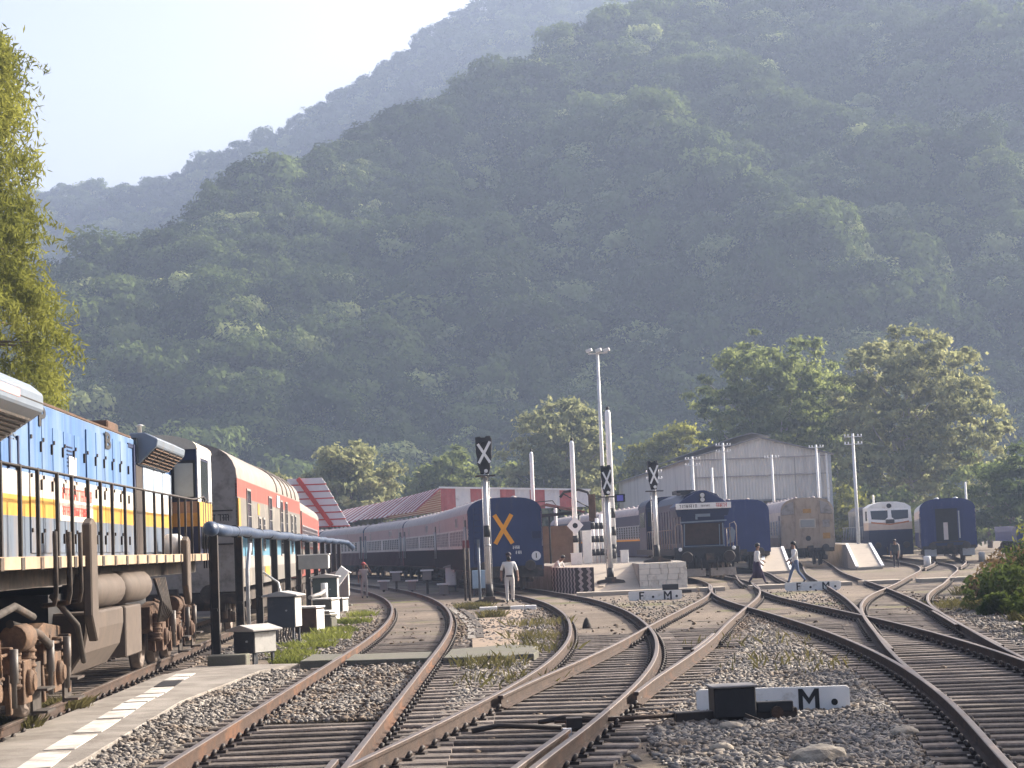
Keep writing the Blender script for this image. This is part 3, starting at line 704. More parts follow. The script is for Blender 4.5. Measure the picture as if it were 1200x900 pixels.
# ------------------------------------------------------------------ rolling stock
def wheelset(mb, y, r=.46, x=.8, mi=0):
    for s in (-1, 1): mb.lathe([(s*(x-.02), r+.03), (s*(x+.02), r+.03), (s*(x+.03), r), (s*(x+.14), r-.01), (s*(x+.14), r-.08), (s*(x+.10), r-.1), (s*(x+.10), .14), (s*(x+.2), .12), (s*(x+.2), .0)], (0, y, r), 'x', 22, mi)
def bogie(parent, y, wb=2.9, axles=2, m=duskdk, r=.46, name='bogie'):
    mb = MB()
    for s in (-1, 1):
        x = s*1.07
        pr = [(-wb/2-.5, .62), (-wb/2-.5, .82), (-wb/2+.3, .92), (-.6, .74), (.6, .74), (wb/2-.3, .92), (wb/2+.5, .82), (wb/2+.5, .62), (wb/2-.2, .62), (.5, .42), (-.5, .42), (-wb/2+.2, .62)]
        mb.prism([(y+a, z) for a, z in pr], 'x', x-.06, x+.06)
        for k in range(axles):
            ya = y-wb/2+wb*k/(axles-1)
            mb.cbox((s*1.1, ya, r+.02), (.26, .34, .32)); mb.lathe([(0, .14), (s*.12, .14), (s*.14, .1)], (s*1.2, ya, r), 'x', 12)
            for q in (-.3, .3): mb.cyl((s*1.08, ya+q, .42), (s*1.08, ya+q, .82), .09, 10)
        for q in (-.28, 0, .28): mb.cyl((s*1.12, y+q, .4), (s*1.12, y+q, .86), .10, 10)
    b = mb.build(name, m, parent)
    w = MB()
    for k in range(axles): wheelset(w, y-wb/2+wb*k/(axles-1), r)
    w.build_each('wheel', mat('wheel_steel', (.10, .075, .06), .6, .3, 6, metal=.3), b)
    return b
def buffers(parent, z=1.06, sgn=-1, y=0.):
    for s in (-1, 1):
        mb = MB(); mb.lathe([(sgn*.0, .14), (sgn*.3, .14), (sgn*.3, .09), (sgn*.55, .09), (sgn*.56, .23), (sgn*.6, .22)], (s*.97, y, z), 'y', 16)
        mb.build('buffer', duskdk, parent)
def coupler(parent, sgn=-1, y=0.):
    mb = MB(); mb.bar((0, y, 1.05), (0, y+sgn*.45, 1.05), .2, .24); mb.cbox((.06, y+sgn*.5, 1.05), (.34, .2, .32))
    mb.tube([(-.3, y, .95), (-.32, y+sgn*.25, .7), (-.3, y+sgn*.2, .45)], .035, 6); mb.tube([(.4, y, .95), (.42, y+sgn*.25, .7), (.4, y+sgn*.2, .42)], .035, 6)
    mb.build('coupler', duskdk, parent)
def profile(w, zc, zt, zb=1.0, n=7):
    """half-section from cantrail over the roof"""
    pts = []
    for i in range(n*2+1):
        a = PI*i/(2*n); c = math.cos(a); s = math.sin(a)
        pts.append((w*math.copysign(abs(c)**.62, c), zc+(zt-zc)*s**.9))
    return pts
def coach(name, label, cat, pos, head, L, bands, roofm, endm, side=(-1,), w=1.62, zc=3.3, zt=4.0, zb=1.0, windows=None, doors=None, end='flat', group=None, skirt=None, roofdetail=True, winm=None, ribs=None):
    t = thing(name, label, cat, (pos[0], pos[1], 0), head, group)
    for s in (-1, 1):
        mb = MB(); ms = []
        for (z0, z1, m) in bands:
            if m not in ms: ms.append(m)
            mb.add([(s*w, 0, z0), (s*w, L, z0), (s*w, L, z1), (s*w, 0, z1), (s*(w-.05), 0, z0), (s*(w-.05), L, z0), (s*(w-.05), L, z1), (s*(w-.05), 0, z1)], [(0, 1, 2, 3), (4, 5, 6, 7), (0, 4, 7, 3), (1, 5, 6, 2), (0, 1, 5, 4), (3, 2, 6, 7)], ms.index(m))
        if ribs:
            k = .4
            ms.append(ribs)
            while k < L: mb.box(s*(w+.05), s*(w-.02), k, k+.10, zb+.02, 1.84, len(ms)-1); k += .62
        sp_ = mb.build('side_panel', ms, t)
        if s in side:
            for (y, z, ww, hh) in (windows or []):
                fr_ = MB()
                x0 = s*(w+.004)
                fr_.cbox((x0, y, z+hh/2+.03), (.05, ww+.1, .05)); fr_.cbox((x0, y, z-hh/2-.03), (.06, ww+.1, .05)); fr_.cbox((x0, y-ww/2-.03, z), (.05, .05, hh)); fr_.cbox((x0, y+ww/2+.03, z), (.05, .05, hh))
                f_ = fr_.build('window', winm or steelg, t)
                pn = MB(); pn.cbox((s*(w+.006), y, z), (.016, ww, hh))
                pn.build('pane', glassd, f_)
                if hh > .4 and ww < 1.2:
                    br = MB()
                    for q in range(1, 5): br.cyl((s*(w+.02), y-ww/2, z-hh/2+hh*q/5), (s*(w+.02), y+ww/2, z-hh/2+hh*q/5), .012, 5)
                    br.build('window_bar', winm or steelg, f_)
            for (y, dw) in (doors or []):
                d = MB(); d.cbox((s*(w-.0), y, 2.12), (.03, dw, 1.95)); d_ = d.build('door', mat('door_dark', (.05, .045, .045), .6), t)
                h = MB(); h.cyl((s*(w+.06), y-dw/2-.08, 1.4), (s*(w+.06), y-dw/2-.08, 2.8), .018, 6); h.cyl((s*(w+.06), y+dw/2+.08, 1.4), (s*(w+.06), y+dw/2+.08, 2.8), .018, 6); h.build('handrail', steelg, d_)
                h = MB(); h.cbox((s*(w+.02), y, .85), (.3, dw, .04)); h.cbox((s*(w+.02), y, .55), (.3, dw, .04)); h.build_each('footstep', duskdk, d_)
    # roof
    pr = profile(w, zc, zt); mb = MB(); n = len(pr)
    ysr = np.linspace(0, L, 12)
    v = [(x, y, z) for y in ysr for (x, z) in pr]
    mb.add(v, [(i*n+k, i*n+k+1, (i+1)*n+k+1, (i+1)*n+k) for i in range(11) for k in range(n-1)], 0, True)
    ro = mb.build('roof', roofm, t)
    if roofdetail:
        vt = MB(); k = 1.2
        while k < L-.5:
            for s in (-.55, .55): vt.lathe([(0, .14), (.1, .14), (.16, .05)], (s, k, zt-.075), 'z', 8)
            k += 2.1
        vt.build_each('roof_vent', roofm, ro)
    for i, y in enumerate((0, L)):
        mb = MB(); sec = [(w, zb)]+pr+[(-w, zb)]
        mb.prism([(x*.999, z) for x, z in sec], 'y', y-.03 if i else y-.0, y if i else y+.03)
        mb.build('end_wall', endm, t)
    mb = MB(); mb.box(-1.35, 1.35, .2, L-.2, .88, 1.02); mb.box(-1.5, -1.38, .1, L-.1, .8, 1.02); mb.box(1.38, 1.5, .1, L-.1, .8, 1.02)
    mb.box(-1.3, 1.3, L*.38, L*.5, .42, .9); mb.box(-1.2, 1.2, L*.55, L*.63, .5, .9); mb.cyl((-.9, L*.66, .65), (-.9, L*.72, .65), .2); mb.cyl((.9, L*.3, .62), (.9, L*.37, .62), .22)
    mb.box(-1.55, 1.55, -.02, .12, .82, 1.06)
    mb.build('underframe', duskdk, t)
    for y in (3.2, L-3.2): bogie(t, y)
    buffers(t, 1.06, -1, -.0); coupler(t, -1, 0)
    return t

# ---- train with the orange cross
pink = mat('dusty_maroon', (.42, .27, .255), .55, .15, 2, streak=.3, dirt=(.16, .10, .10), dirt_amt=.3)  # upper side band, paler and pinker than the maroon below
palew = mat('dusty_pale_band', (.60, .52, .48), .6, .12, 2, streak=.4, dirt=(.2, .15, .15), dirt_amt=.3)
maroon = mat('maroon_paint', (.14, .035, .042), .5, .3, 5, streak=.15, dirt=(.2, .09, .08), dirt_amt=.3)
roofp = mat('dusty_roof', (.37, .315, .30), .6, .12, 1.5, dirt=(.16, .14, .14), dirt_amt=.3)
cb = [(.9, 1.86, maroon), (1.86, 2.72, palew), (2.72, 3.36, pink)]
def arc_place(key, y, L):
    p0 = np.array([tx(key, y), y]); yy = y+L*.8
    for _ in range(60):
        p1 = np.array([tx(key, yy), yy]); d = np.hypot(*(p1-p0)); yy += (L-d)*.5
    return p0, math.atan2(-(p1-p0)[0], (p1-p0)[1]), yy
y = 82.6
for i in range(5):
    L = 21.3; p, hd, y2 = arc_place('C', y, L+.9)
    if i == 0: p = p+np.array([-.5, 0]); hd -= .012
    wins = [(2.3+.92*k, 2.32, .58, .64) for k in range(19) if k not in (9,)] if i < 3 else [(3+1.6*k, 2.32, .8, .62) for k in range(10)]
    wins += [(1.5, 3.0, .25, .5), (5.5, 3.05, .28, .34), (6.2, 3.05, .28, .34), (L-4, 3.0, .3, .45)] if i < 3 else []
    lab = ['dusty maroon coach with a navy end and orange cross, nearest of its train', 'dusty maroon coach coupled second behind the one with the orange cross', 'dusty maroon coach third from the orange cross, above the relay boxes', 'dusty maroon coach fourth from the orange cross, curving behind the posts', 'dusty maroon coach at the far left end of the curved train'][i]
    c = coach('passenger_coach', lab, 'coach', p, hd, L, cb, roofp, mat('coach_end_blue', (.018, .034, .105), .5, .18, 1.5, streak=.3, dirt=(.06, .06, .085), dirt_amt=.25), (-1,), windows=wins, doors=[(.95, .8), (L-.95, .8)], group='coaches of the curved maroon train', zb=.9, ribs=mat('dark_rib', (.03, .014, .017), .6, .2), winm=palew)
    if i == 0:
        # bars are laid flat on the end wall
        xo = MB()
        for (a, b_, yy_) in (((-.44, 2.02), (.30, 3.26), -.012), ((.30, 2.02), (-.44, 3.26), -.016)):
            d = Vector((b_[0]-a[0], b_[1]-a[1])).normalized(); nn = Vector((-d.y, d.x))*.09
            xo.prism([(a[0]+nn.x, a[1]+nn.y), (b_[0]+nn.x, b_[1]+nn.y), (b_[0]-nn.x, b_[1]-nn.y), (a[0]-nn.x, a[1]-nn.y)], 'y', yy_-.006, yy_+.008)
        xo.build('cross_mark', orange, c)
        MB().lathe([(-.03, .2), (.0, .2)], (1.3, 0, 1.45), 'y', 20).build('round_plate', white, c)
        text('marking', '1', .3, blk, c, (1.3, -.036, 1.45), bold=.006)
        strokes('marking', .3, .6, 1.84, .14, white, c, 8, 'y', -.002); strokes('marking', .42, .66, 1.62, .14, white, c, 9, 'y', -.002)
        MB().box(1.15, 1.55, -.05, 0, 2.2, 2.5).build('tail_lamp_bracket', navy, c)
        pl = MB(); pl.cyl((.9, -.05, 1.0), (.9, -.05, 1.2), .05, 6); pl.prism([(-1.6, .55), (1.6, .55), (1.6, 1.02), (-1.6, 1.02)], 'y', 0.02, .12); pl.build('headstock', duskdk, c)
        ld = MB()
        for k in range(10): ld.cyl((-1.35, -.1, 1.3+.25*k), (-1.05, -.1, 1.3+.25*k), .012, 5)
        ld.cyl((-1.35, -.1, 1.2), (-1.35, -.1, 3.6), .015, 6); ld.cyl((-1.05, -.1, 1.2), (-1.05, -.1, 3.6), .015, 6); ld.build('ladder', navy, c)
    y = y2

# ---- silver coach behind the left locomotive and the red one after it
silv = mat('coach_grey', (.27, .26, .25), .5, .1, 2, streak=.2, dirt=(.26, .22, .18), dirt_amt=.3)
cream = mat('coach_cream', (.155, .145, .13), .5, .08, 2, dirt=(.4, .34, .28), dirt_amt=.2)
cyan = mat('coach_cyan', (.08, .22, .32), .5, .1)
reds = mat('coach_red', (.25, .06, .045), .5, .12, 2, streak=.3, dirt=(.35, .12, .09), dirt_amt=.2)
roofb = mat('coach_roof_brown', (.22, .19, .165), .6, .15, 1.2, dirt=(.13, .11, .09), dirt_amt=.35)
endb = mat('coach_end_grime', (.30, .265, .23), .7, .15, 1.5, dirt=(.10, .085, .07), dirt_amt=.35)
hA = math.atan(.05)
c = coach('generator_coach', 'silver coach with a red band along the top, coupled to the left locomotive', 'coach', (-8.25, 45.6), hA, 23.5,
  [(1.18, 1.62, cream), (1.62, 1.92, silv), (1.92, 2.42, cyan), (2.42, 3.34, cream), (3.34, 3.78, reds)], roofb, endb, (1,), w=1.62, zc=3.78, zt=4.66, zb=1.1,
  windows=[(2.9, 2.75, 1.0, 1.6), (9.8, 2.75, 1.0, 1.6), (14.2, 2.75, .9, 1.6), (16.4, 2.75, .8, 1.6), (6.0, 2.5, .5, .8), (7.4, 2.5, .5, .8), (18.8, 2.6, .6, 1.2), (20.6, 2.6, .6, 1.2)], doors=[], roofdetail=False, winm=silv)
MB().box(1.6, 1.645, 0, .5, 1.7, 3.3).build('corner_stripe', yellow, c); MB().box(1.6, 1.632, 5.6, 6.1, 3.0, 3.3).build('warning_plate', yellow, c); MB().box(1.6, 1.636, 7.4, 8.9, 1.35, 1.62).build('yellow_panel', yellow, c)
MB().box(1.6, 1.66, 12.2, 13.2, 3.35, 3.7).build('lamp_box', wht2, c)
rb = MB()
for k in (12.5, 15, 17, 19, 21): 
    pr = profile(1.62, 3.78, 4.66); rb.tube([(x*1.0, k, z+.02) for x, z in pr], .04, 5)
rb.build('roof_rib', roofb, c)
MB().box(-1.5, 1.5, -.02, .0, 2.2, 2.24).box(-1.5, 1.5, -.02, 0, 3.0, 3.03).build('end_seam', duskdk, c)
strokes('marking', .55, 1.4, 2.85, .16, duskdk, c, 10, 'y', -.003); strokes('marking', .65, 1.2, 2.58, .13, duskdk, c, 11, 'y', -.003)
c = coach('passenger_coach', 'red coach coupled behind the silver coach on the leftmost track', 'coach', (-9.55, 70.3), math.atan(.075), 23.5,
  [(1.1, 1.9, reds), (1.9, 2.1, cream), (2.1, 3.5, reds)], roofb, reds, (1,), zc=3.5, zt=4.2, windows=[(2+1.5*k, 2.6, .8, .7) for k in range(13)], doors=[], roofdetail=False)
MB().box(1.6, 1.66, .3, .5, 1.2, 3.5).build('corner_stripe', cream, c)

# ---- left locomotive (seen along its long hood)
def loco_left():
    hd = hA
    t = thing('diesel_locomotive', 'weathered blue, white and yellow locomotive filling the left edge', 'locomotive', (-6.9, 18.5, 0), hd)
    uf = MB(); uf.box(-1.15, 1.15, .3, 22.4, 1.62, 1.87, 1); uf.box(-1.54, 1.54, .1, 22.5, 1.86, 2.0, 0)
    for k in range(20): uf.box(1.50, 1.552, .55+1.08*k, .72+1.08*k, 1.85, 1.99, 1)
    uf.build('underframe', [mat('sill_cream', (.36, .275, .185), .8, .25, 4, dirt=(.15, .10, .06), dirt_amt=.45), duskdk], t)
    hw = .98
    # hood with painted bands
    hb = MB(); bands = [(2.0, 2.52, 0), (2.52, 2.78, 1), (2.78, 3.08, 2), (3.08, 4.02, 3)]
    for (z0, z1, k) in bands:
        for s in (-1, 1): hb.quad((s*hw, .6, z0), (s*hw, 20.6, z0), (s*hw, 20.6, z1), (s*hw, .6, z1), k)
        hb.quad((-hw, .6, z0), (hw, .6, z0), (hw, .6, z1), (-hw, .6, z1), k)
    hb.add([(hw, .6, 4.02), (hw, 20.6, 4.02), (.8, 20.6, 4.14), (.8, .6, 4.14), (-.8, .6, 4.14), (-.8, 20.6, 4.14), (-hw, 20.6, 4.02), (-hw, .6, 4.02)], [(0, 1, 2, 3), (3, 2, 5, 4), (4, 5, 6, 7)], 4)
    roofl = mat('loco_roof', (.33, .36, .40), .6, .15, 2, dirt=(.22, .14, .10), dirt_amt=.4)
    hb.add([(hw, .6, 4.02), (.8, .6, 4.14), (-.8, .6, 4.14), (-hw, .6, 4.02)], [(0, 1, 2, 3)], 3)
    hood = hb.build('long_hood', [bluegrey, yellow, lcream, skyblue, roofl], t)
    # red-brown roof edge
    MB().bar((hw-.02, 5, 4.05), (hw-.02, 14.8, 4.05), .04, .03).build('gutter', rustbr, hood)
    # radiator wings
    wg = MB()
    for s in (-1, 1):
        wg.prism([(s*hw, 3.32), (s*1.50, 3.66), (s*1.56, 3.70), (s*1.56, 3.90), (s*1.42, 4.02), (s*.8, 4.1), (s*.8, 3.9), (s*hw, 3.9)], 'y', .4, 4.05, 0)
    wo = wg.build('radiator_wing', silver, t, .02)
    lv = MB()
    for k in range(8):
        x0 = hw+.04+.058*k; z0 = 3.35+.038*k
        lv.bar((x0, .6, z0), (x0, 3.9, z0), .02, .06)
    lv.build('louvre', duskdk, wo)
    MB().box(1.556, 1.564, .45, 4.0, 3.785, 3.80).build('panel_seam', grease, wo)
    MB().box(1.561, 1.566, 1.2, 2.7, 3.77, 3.86).build('faded_lettering', mat('faded_red', (.5, .28, .28), .7), wo)
    # grille behind the wing, panels, doors
    gr = MB()
    for r_ in range(9):
        for c_ in range(5):
            gr.cbox((hw+.004, 5.15-.20*c_+.0, 3.9-.055*r_), (.012, .14, .03)) if c_*.2 < 1.1-r_*.06+.2 else None
    gr.build('side_grille', bluegrey, hood)
    dr = [(4.3, 5.3, 3.12, 3.45), (6.0, 6.75, 2.06, 3.9), (6.8, 7.5, 2.06, 3.9), (7.55, 8.3, 2.06, 3.75), (8.35, 9.15, 2.06, 3.75), (9.2, 10.0, 2.06, 3.75), (10.2, 11.0, 2.06, 3.9), (11.05, 11.8, 2.06, 3.9), (11.85, 12.6, 2.06, 3.9), (12.65, 13.4, 2.06, 3.9), (13.45, 14.3, 2.06, 3.9)]
    for i, (y0, y1, z0, z1) in enumerate(dr):
        d = MB(); x1 = hw+.022
        for (a, b_, k) in bands:
            lo, hi = max(a, z0), min(b_, z1)
            if hi > lo: d.box(hw-.01, x1, y0, y1, lo, hi, k)
        do = d.build('hood_door', [bluegrey, yellow, lcream, skyblue], t)
        hnd = MB()
        for zz_ in (2.25, 2.95, 3.45): 
            if z0 < zz_ < z1: hnd.cbox((x1+.012, y1-.1, zz_), (.03, .035, .14)); hnd.cbox((x1+.008, y0+.05, zz_+.1), (.02, .06, .05))
        hnd.build_each('door_handle', grease, do)
        if i in (4,):
            lo_ = MB()
            for q in range(6): lo_.cbox((x1+.006, (y0+y1)/2, 3.28+.055*q), (.012, (y1-y0)*.5, .018))
            lo_.build('louvre', navy, do)
    for q in (4.75, 5.25): MB().cbox((hw+.02, q, 3.3), (.03, .08, .42)).build('slot', navy, hood)
    MB().box(hw+.02, hw+.040, 8.65, 9.2, 3.13, 3.42).build('notice', wht2, t)
    red_sign = MB(); red_sign.box(hw+.02, hw+.03, 7.9, 10.6, 2.50, 3.05, 0); red_sign.build('sign_panel', lcream, t)
    strokes('lettering', 8.1, 10.5, 2.88, .17, redp, t, 3, 'x', hw+.032); strokes('lettering', 8.1, 10.3, 2.64, .13, redp, t, 4, 'x', hw+.032)
    text('lettering', 'P', .36, blk, t, (hw+.034, 6.75, 3.84), (PI/2, 0, PI/2), bold=.012, sx=2.6); text('lettering', 'B', .36, blk, t, (hw+.034, 12.1, 3.82), (PI/2, 0, PI/2), bold=.012, sx=2.8)
    MB().box(hw, hw+.02, 14.35, 15.0, 3.86, 3.93).box(hw, hw+.03, 14.9, 15.05, 2.05, 3.93).build('dark_frame', navy, hood)
    # equipment rack recess and dynamic brake grid box
    MB().box(hw-.06, hw+.03, 15.1, 15.9, 2.02, 3.58).build('recess_panel', mat('dark_recess', (.035, .026, .022), .8, .3), t)
    MB().box(hw-.2, hw+.05, 15.1, 16.2, 3.64, 4.06).build('side_window', glassd, t)
    gb = MB()
    gb.prism([(hw-.1, 3.62), (hw+.05, 3.60), (1.36, 3.92), (1.38, 4.04), (1.15, 4.16), (hw-.1, 4.16)], 'y', 15.3, 19.2, 0)
    g_ = gb.build('grid_box', silver, t, .015)
    gg = MB()
    def gp_(k, off): return (hw+.05+(1.36-hw-.05)*k+off*.66, 3.60+.32*k-off*.75)
    for i in range(4):
        a = 15.4+.94*i
        p0, p1 = gp_(.08, .006), gp_(.94, .006)
        gg.quad((p0[0], a, p0[1]), (p0[0], a+.85, p0[1]), (p1[0], a+.85, p1[1]), (p1[0], a, p1[1]), 0)
        for k in range(6):
            q = gp_(.1+.15*k, .015); gg.bar((q[0], a, q[1]), (q[0], a+.85, q[1]), .02, .02, 1)
    gg.build('grid_louvre', [blk, rustbr], g_)
    pd = MB()
    for i, (a, b_) in enumerate(((16.0, 17.2), (17.3, 18.5), (18.6, 19.9))):
        for (z0, z1, k) in ((2.05, 2.52, 0), (2.52, 2.78, 1), (2.78, 3.1, 2), (3.1, 3.58, 3)): pd.box(hw, hw+.03, a, b_, z0, z1, k)
    pd.build('hood_door', [bluegrey, yellow, lcream, mat('pale_blue_paint', (.42, .50, .58), .5, .12, 2, dirt=(.3, .26, .22), dirt_amt=.25)], t)
    # exhaust and roof boxes
    MB().box(-.45, .35, 16.3, 17.5, 4.12, 4.48).build('exhaust_stack', rustbr, t, .03)
    MB().box(-.7, .7, 6.5, 11.2, 4.1, 4.2).build('roof_hatch', rustbr, t, .02)
    # cab
    cw = 1.5; cy0, cy1 = 20.0, 22.5; cbm = MB(); shadeyel = mat('dull_orange', (.42, .21, .05), .6, .2, 3, dirt=(.2, .11, .05), dirt_amt=.3)
    for (z0, z1, k) in ((2.0, 2.55, 0), (2.55, 2.82, 1), (2.82, 3.05, 2), (3.05, 4.1, 3)):
        cbm.box(-cw, cw, cy0, cy1, z0, z1, k)
    cab = cbm.build('cab', [navy, shadeyel, mat('dull_brownish', (.27, .15, .09), .7, .2), navy], t)  # yellow band in shade, painted as duller orange and brown
    pr = [(x, z) for x, z in profile(cw+.03, 4.1, 4.42)]
    rm_ = MB(); v = [(x, y_, z) for y_ in (cy0-.1, cy1+.1) for x, z in pr]; n = len(pr)
    rm_.add(v, [(k, k+1, n+k+1, n+k) for k in range(n-1)], 0, True); rm_.prism(pr, 'y', cy0-.1, cy0-.08); rm_.build('cab_roof', mat('cab_roof_cream', (.44, .40, .33), .6, .15, 2, dirt=(.25, .2, .15), dirt_amt=.3), cab)
    MB().lathe([(0, .05), (.25, .04), (.27, .1), (.3, .02)], (.3, cy0+.6, 4.38), 'z', 10).build('antenna', steelg, cab)
    MB().box(1.05, 1.43, cy0-.03, cy0, 3.14, 3.82).build('rear_window', glassp, cab, .01)
    MB().box(1.0, 1.47, cy0-.02, cy0-.004, 3.08, 3.88).build('window_seal', blk, cab)
    MB().box(cw, cw+.02, cy0+.02, cy0+.5, 3.05, 4.05).box(cw, cw+.02, cy1-.55, cy1, 3.05, 4.05).box(cw, cw+.02, cy0, cy1, 3.95, 4.1).build('door_frame', wht2, cab)
    MB().box(cw, cw+.012, cy0+.55, cy1-.6, 2.1, 3.9).build('door', glassd, cab)
    MB().box(cw, cw+.02, cy0, cy1, 2.55, 3.05).build('side_stripe', yellow, cab)
    ns = MB(); ns.prism([(cy1, 2.0), (cy1+.9, 2.0), (cy1+.8, 3.1), (cy1+.1, 3.3), (cy1, 3.3)], 'x', -1.3, 1.3); ns.build('nose', navy, t, .03)
    # handrails
    hr = MB(); hx = 1.52
    hr.tube([(hx, .4, 3.0), (hx, 19.0, 3.06), (hx, 19.9, 3.1)], .021, 6); hr.tube([(hx, 19.9, 3.1), (hx, 20.9, 3.16), (hx, 21.6, 3.06), (hx, 22.6, 3.08)], .018, 6)
    hr.build('handrail', grease, t)
    k = .6
    while k < 20.5:
        MB().box(hx-.02, hx+.02, k-.035, k+.035, 2.0, 3.03).build('handrail_post', tar, t); k += 1.0+(.2 if int(k) % 3 == 0 else 0)
    for k in (20.8, 21.2, 21.7, 22.2): MB().cyl((hx, k, 1.7), (hx, k, 3.1), .018, 6).build('handrail_post', tar, t)
    # pipes hanging below the walkway
    pp = MB()
    for (y_, r_) in ((4.6, .03), (5.5, .035), (6.3, .03)): pp.tube([(1.56, y_, 2.3), (1.56, y_, 1.55), (1.5, y_+.2, 1.42), (1.3, y_+.5, 1.4)], r_, 8)
    pp.tube([(1.35, .5, 1.5), (1.4, 1.8, 1.35), (1.4, 3, 1.45), (1.4, 4, 1.3)], .045, 8); pp.tube([(1.3, 3.2, 1.25), (1.42, 4.2, 1.1), (1.42, 4.8, .95), (1.3, 5.6, .8)], .05, 8)
    pp.tube([(1.2, 6.2, 1.5), (1.45, 6.6, 1.1), (1.4, 7.3, .6)], .04, 8)
    for k in range(7): pp.tube([(1.38, 14.4+.2*k, 1.6), (1.48, 14.5+.2*k, 1.2-.04*k), (1.36, 14.9+.15*k, .85)], .03, 7)
    pp.build_each('air_pipe', duskdk, t)
    for (y_, r0, r1) in ((6.9, .85, 2.42), (17.3, 1.05, 2.25)):
        MB().prism([(y_-.12, r0+.35), (y_+.25, r0), (y_+.38, r0+.1), (y_+.36, r1), (y_+.1, r1+.08), (y_-.12, r1)], 'x', 1.5, 1.62).build('sand_box_guard', dust, t, .02)
    # air reservoirs (capsules), fuel tank, battery box
    for (a, b_) in ((8.0, 10.9), (11.1, 13.8)):
        L_ = b_-a; MB().lathe([(0, .02), (.03, .12), (.1, .2), (.22, .26), (L_-.22, .26), (L_-.1, .2), (L_-.03, .12), (L_, .02)], (1.2, a, 1.5), 'y', 18).build('air_reservoir', dust, t)
    for s in (-1, 1):
        tk = MB(); tk.prism([(s*.3, .28), (s*.9, .30), (s*1.2, .42), (s*1.4, .7), (s*1.46, 1.0), (s*1.46, 1.24), (s*.3, 1.24)], 'y', 7.3, 10.4); tk.build('fuel_tank', dust, t, .03)
    MB().box(1.0, 1.42, 10.9, 12.5, .45, 1.22).box(-1.42, -1.0, 10.9, 12.5, .45, 1.22).build_each('battery_box', dust, t, .02)
    MB().box(-1.0, 1.0, 7, 16, .7, 1.5).build('centre_sill', blk, t)
    # bogies
    for (yc, nm) in ((3.9, 0), (17.6, 1)):
        bm_ = MB()
        for s in (-1, 1):
            x = s*1.12
            bm_.prism([(yc-2.7, .72), (yc-2.7, 1.1), (yc-1.7, 1.18), (yc-.9, 1.05), (yc+.9, 1.05), (yc+1.7, 1.18), (yc+2.75, 1.1), (yc+2.75, .72), (yc+2.2, .62), (yc+1.2, .72), (yc+.6, .58), (yc-.6, .58), (yc-1.2, .72), (yc-2.2, .62)], 'x', x-.1, x+.1)
            for q in (-1.85, 0, 1.85):
                bm_.cbox((s*1.25, yc+q, .56), (.2, .46, .5)); bm_.lathe([(0, .15), (s*.06, .15), (s*.08, .1), (s*.1, .1)], (s*1.34, yc+q, .55), 'x', 16)
                for w_ in (-.42, .42):
                    bm_.cyl((s*1.24, yc+q+w_, .5), (s*1.24, yc+q+w_, .98), .11, 12)
                    for h_ in range(5): bm_.lathe([(-.02, .13), (.02, .13)], (s*1.24, yc+q+w_, .54+.09*h_), 'z', 12)
            for q in (-2.3, -1.4, -.5, .45, 1.35, 2.3):
                bm_.bar((s*1.2, yc+q, .95), (s*1.22, yc+q+.08, .3), .05, .07); bm_.cbox((s*1.16, yc+q+.1, .5), (.09, .12, .34)); bm_.cyl((s*1.27, yc+q-.02, .72), (s*1.30, yc+q+.3, .66), .028, 7)
            bm_.tube([(s*1.3, yc-2.6, .98), (s*1.33, yc-1.2, .92), (s*1.33, yc+.3, .98), (s*1.3, yc+2.6, .9)], .022, 6); bm_.tube([(s*1.25, yc-2.4, 1.22), (s*1.36, yc-1.6, 1.1), (s*1.36, yc-1.5, .7)], .03, 6)
            for q in range(11): bm_.cbox((s*1.225, yc-2.5+.5*q, 1.0), (.02, .045, .045)); bm_.cbox((s*1.225, yc-2.5+.5*q, .78), (.02, .045, .045))
            for q in (-.95, .95, 2.6): bm_.cbox((s*1.3, yc+q, .85), (.14, .16, .3)); bm_.bar((s*1.3, yc+q, .8), (s*1.32, yc+q+.05, .25), .07, .1)
            bm_.lathe([(-.3, .16), (.3, .16)], (s*1.33, yc-.4, 1.08), 'y', 14); bm_.cyl((s*1.36, yc+.2, 1.08), (s*1.36, yc+1.0, 1.02), .03, 8)
        bo_ = bm_.build('bogie', bogiebr if nm == 0 else rustbr, t, .012)
        for q in (-1.0, 1.1, 2.2): MB().lathe([(.33, .03), (.6, .03), (.61, .05), (.98, .05)], (1.40, yc+q, 0), 'z', 12).build('shock_absorber', mat('dull_damper', (.12, .11, .10), .5, .2, 5, dirt=(.12, .09, .07), dirt_amt=.4), bo_)
        st = MB()
        for q in (.35, 2.35):
            for z_ in (.16, .42): st.box(1.32, 1.5, yc+q, yc+q+.5, z_, z_+.03)
            st.box(1.3, 1.33, yc+q, yc+q+.5, .14, .75)
        st.build_each('footstep', duskdk, bo_)
        wl = MB()
        for q in (-1.85, 0, 1.85): wheelset(wl, yc+q, .52)
        wl.build_each('wheel', mat('wheel_steel', (.10, .075, .06), .6, .3, 6, metal=.3), bo_)
    # odds on the running board: white cylinder
    MB().lathe([(0, .2), (.3, .2), (.38, .12)], (1.3, 17.6, 2.0), 'z', 14).build('horn_cylinder', white, t)
    return t
loco_left()

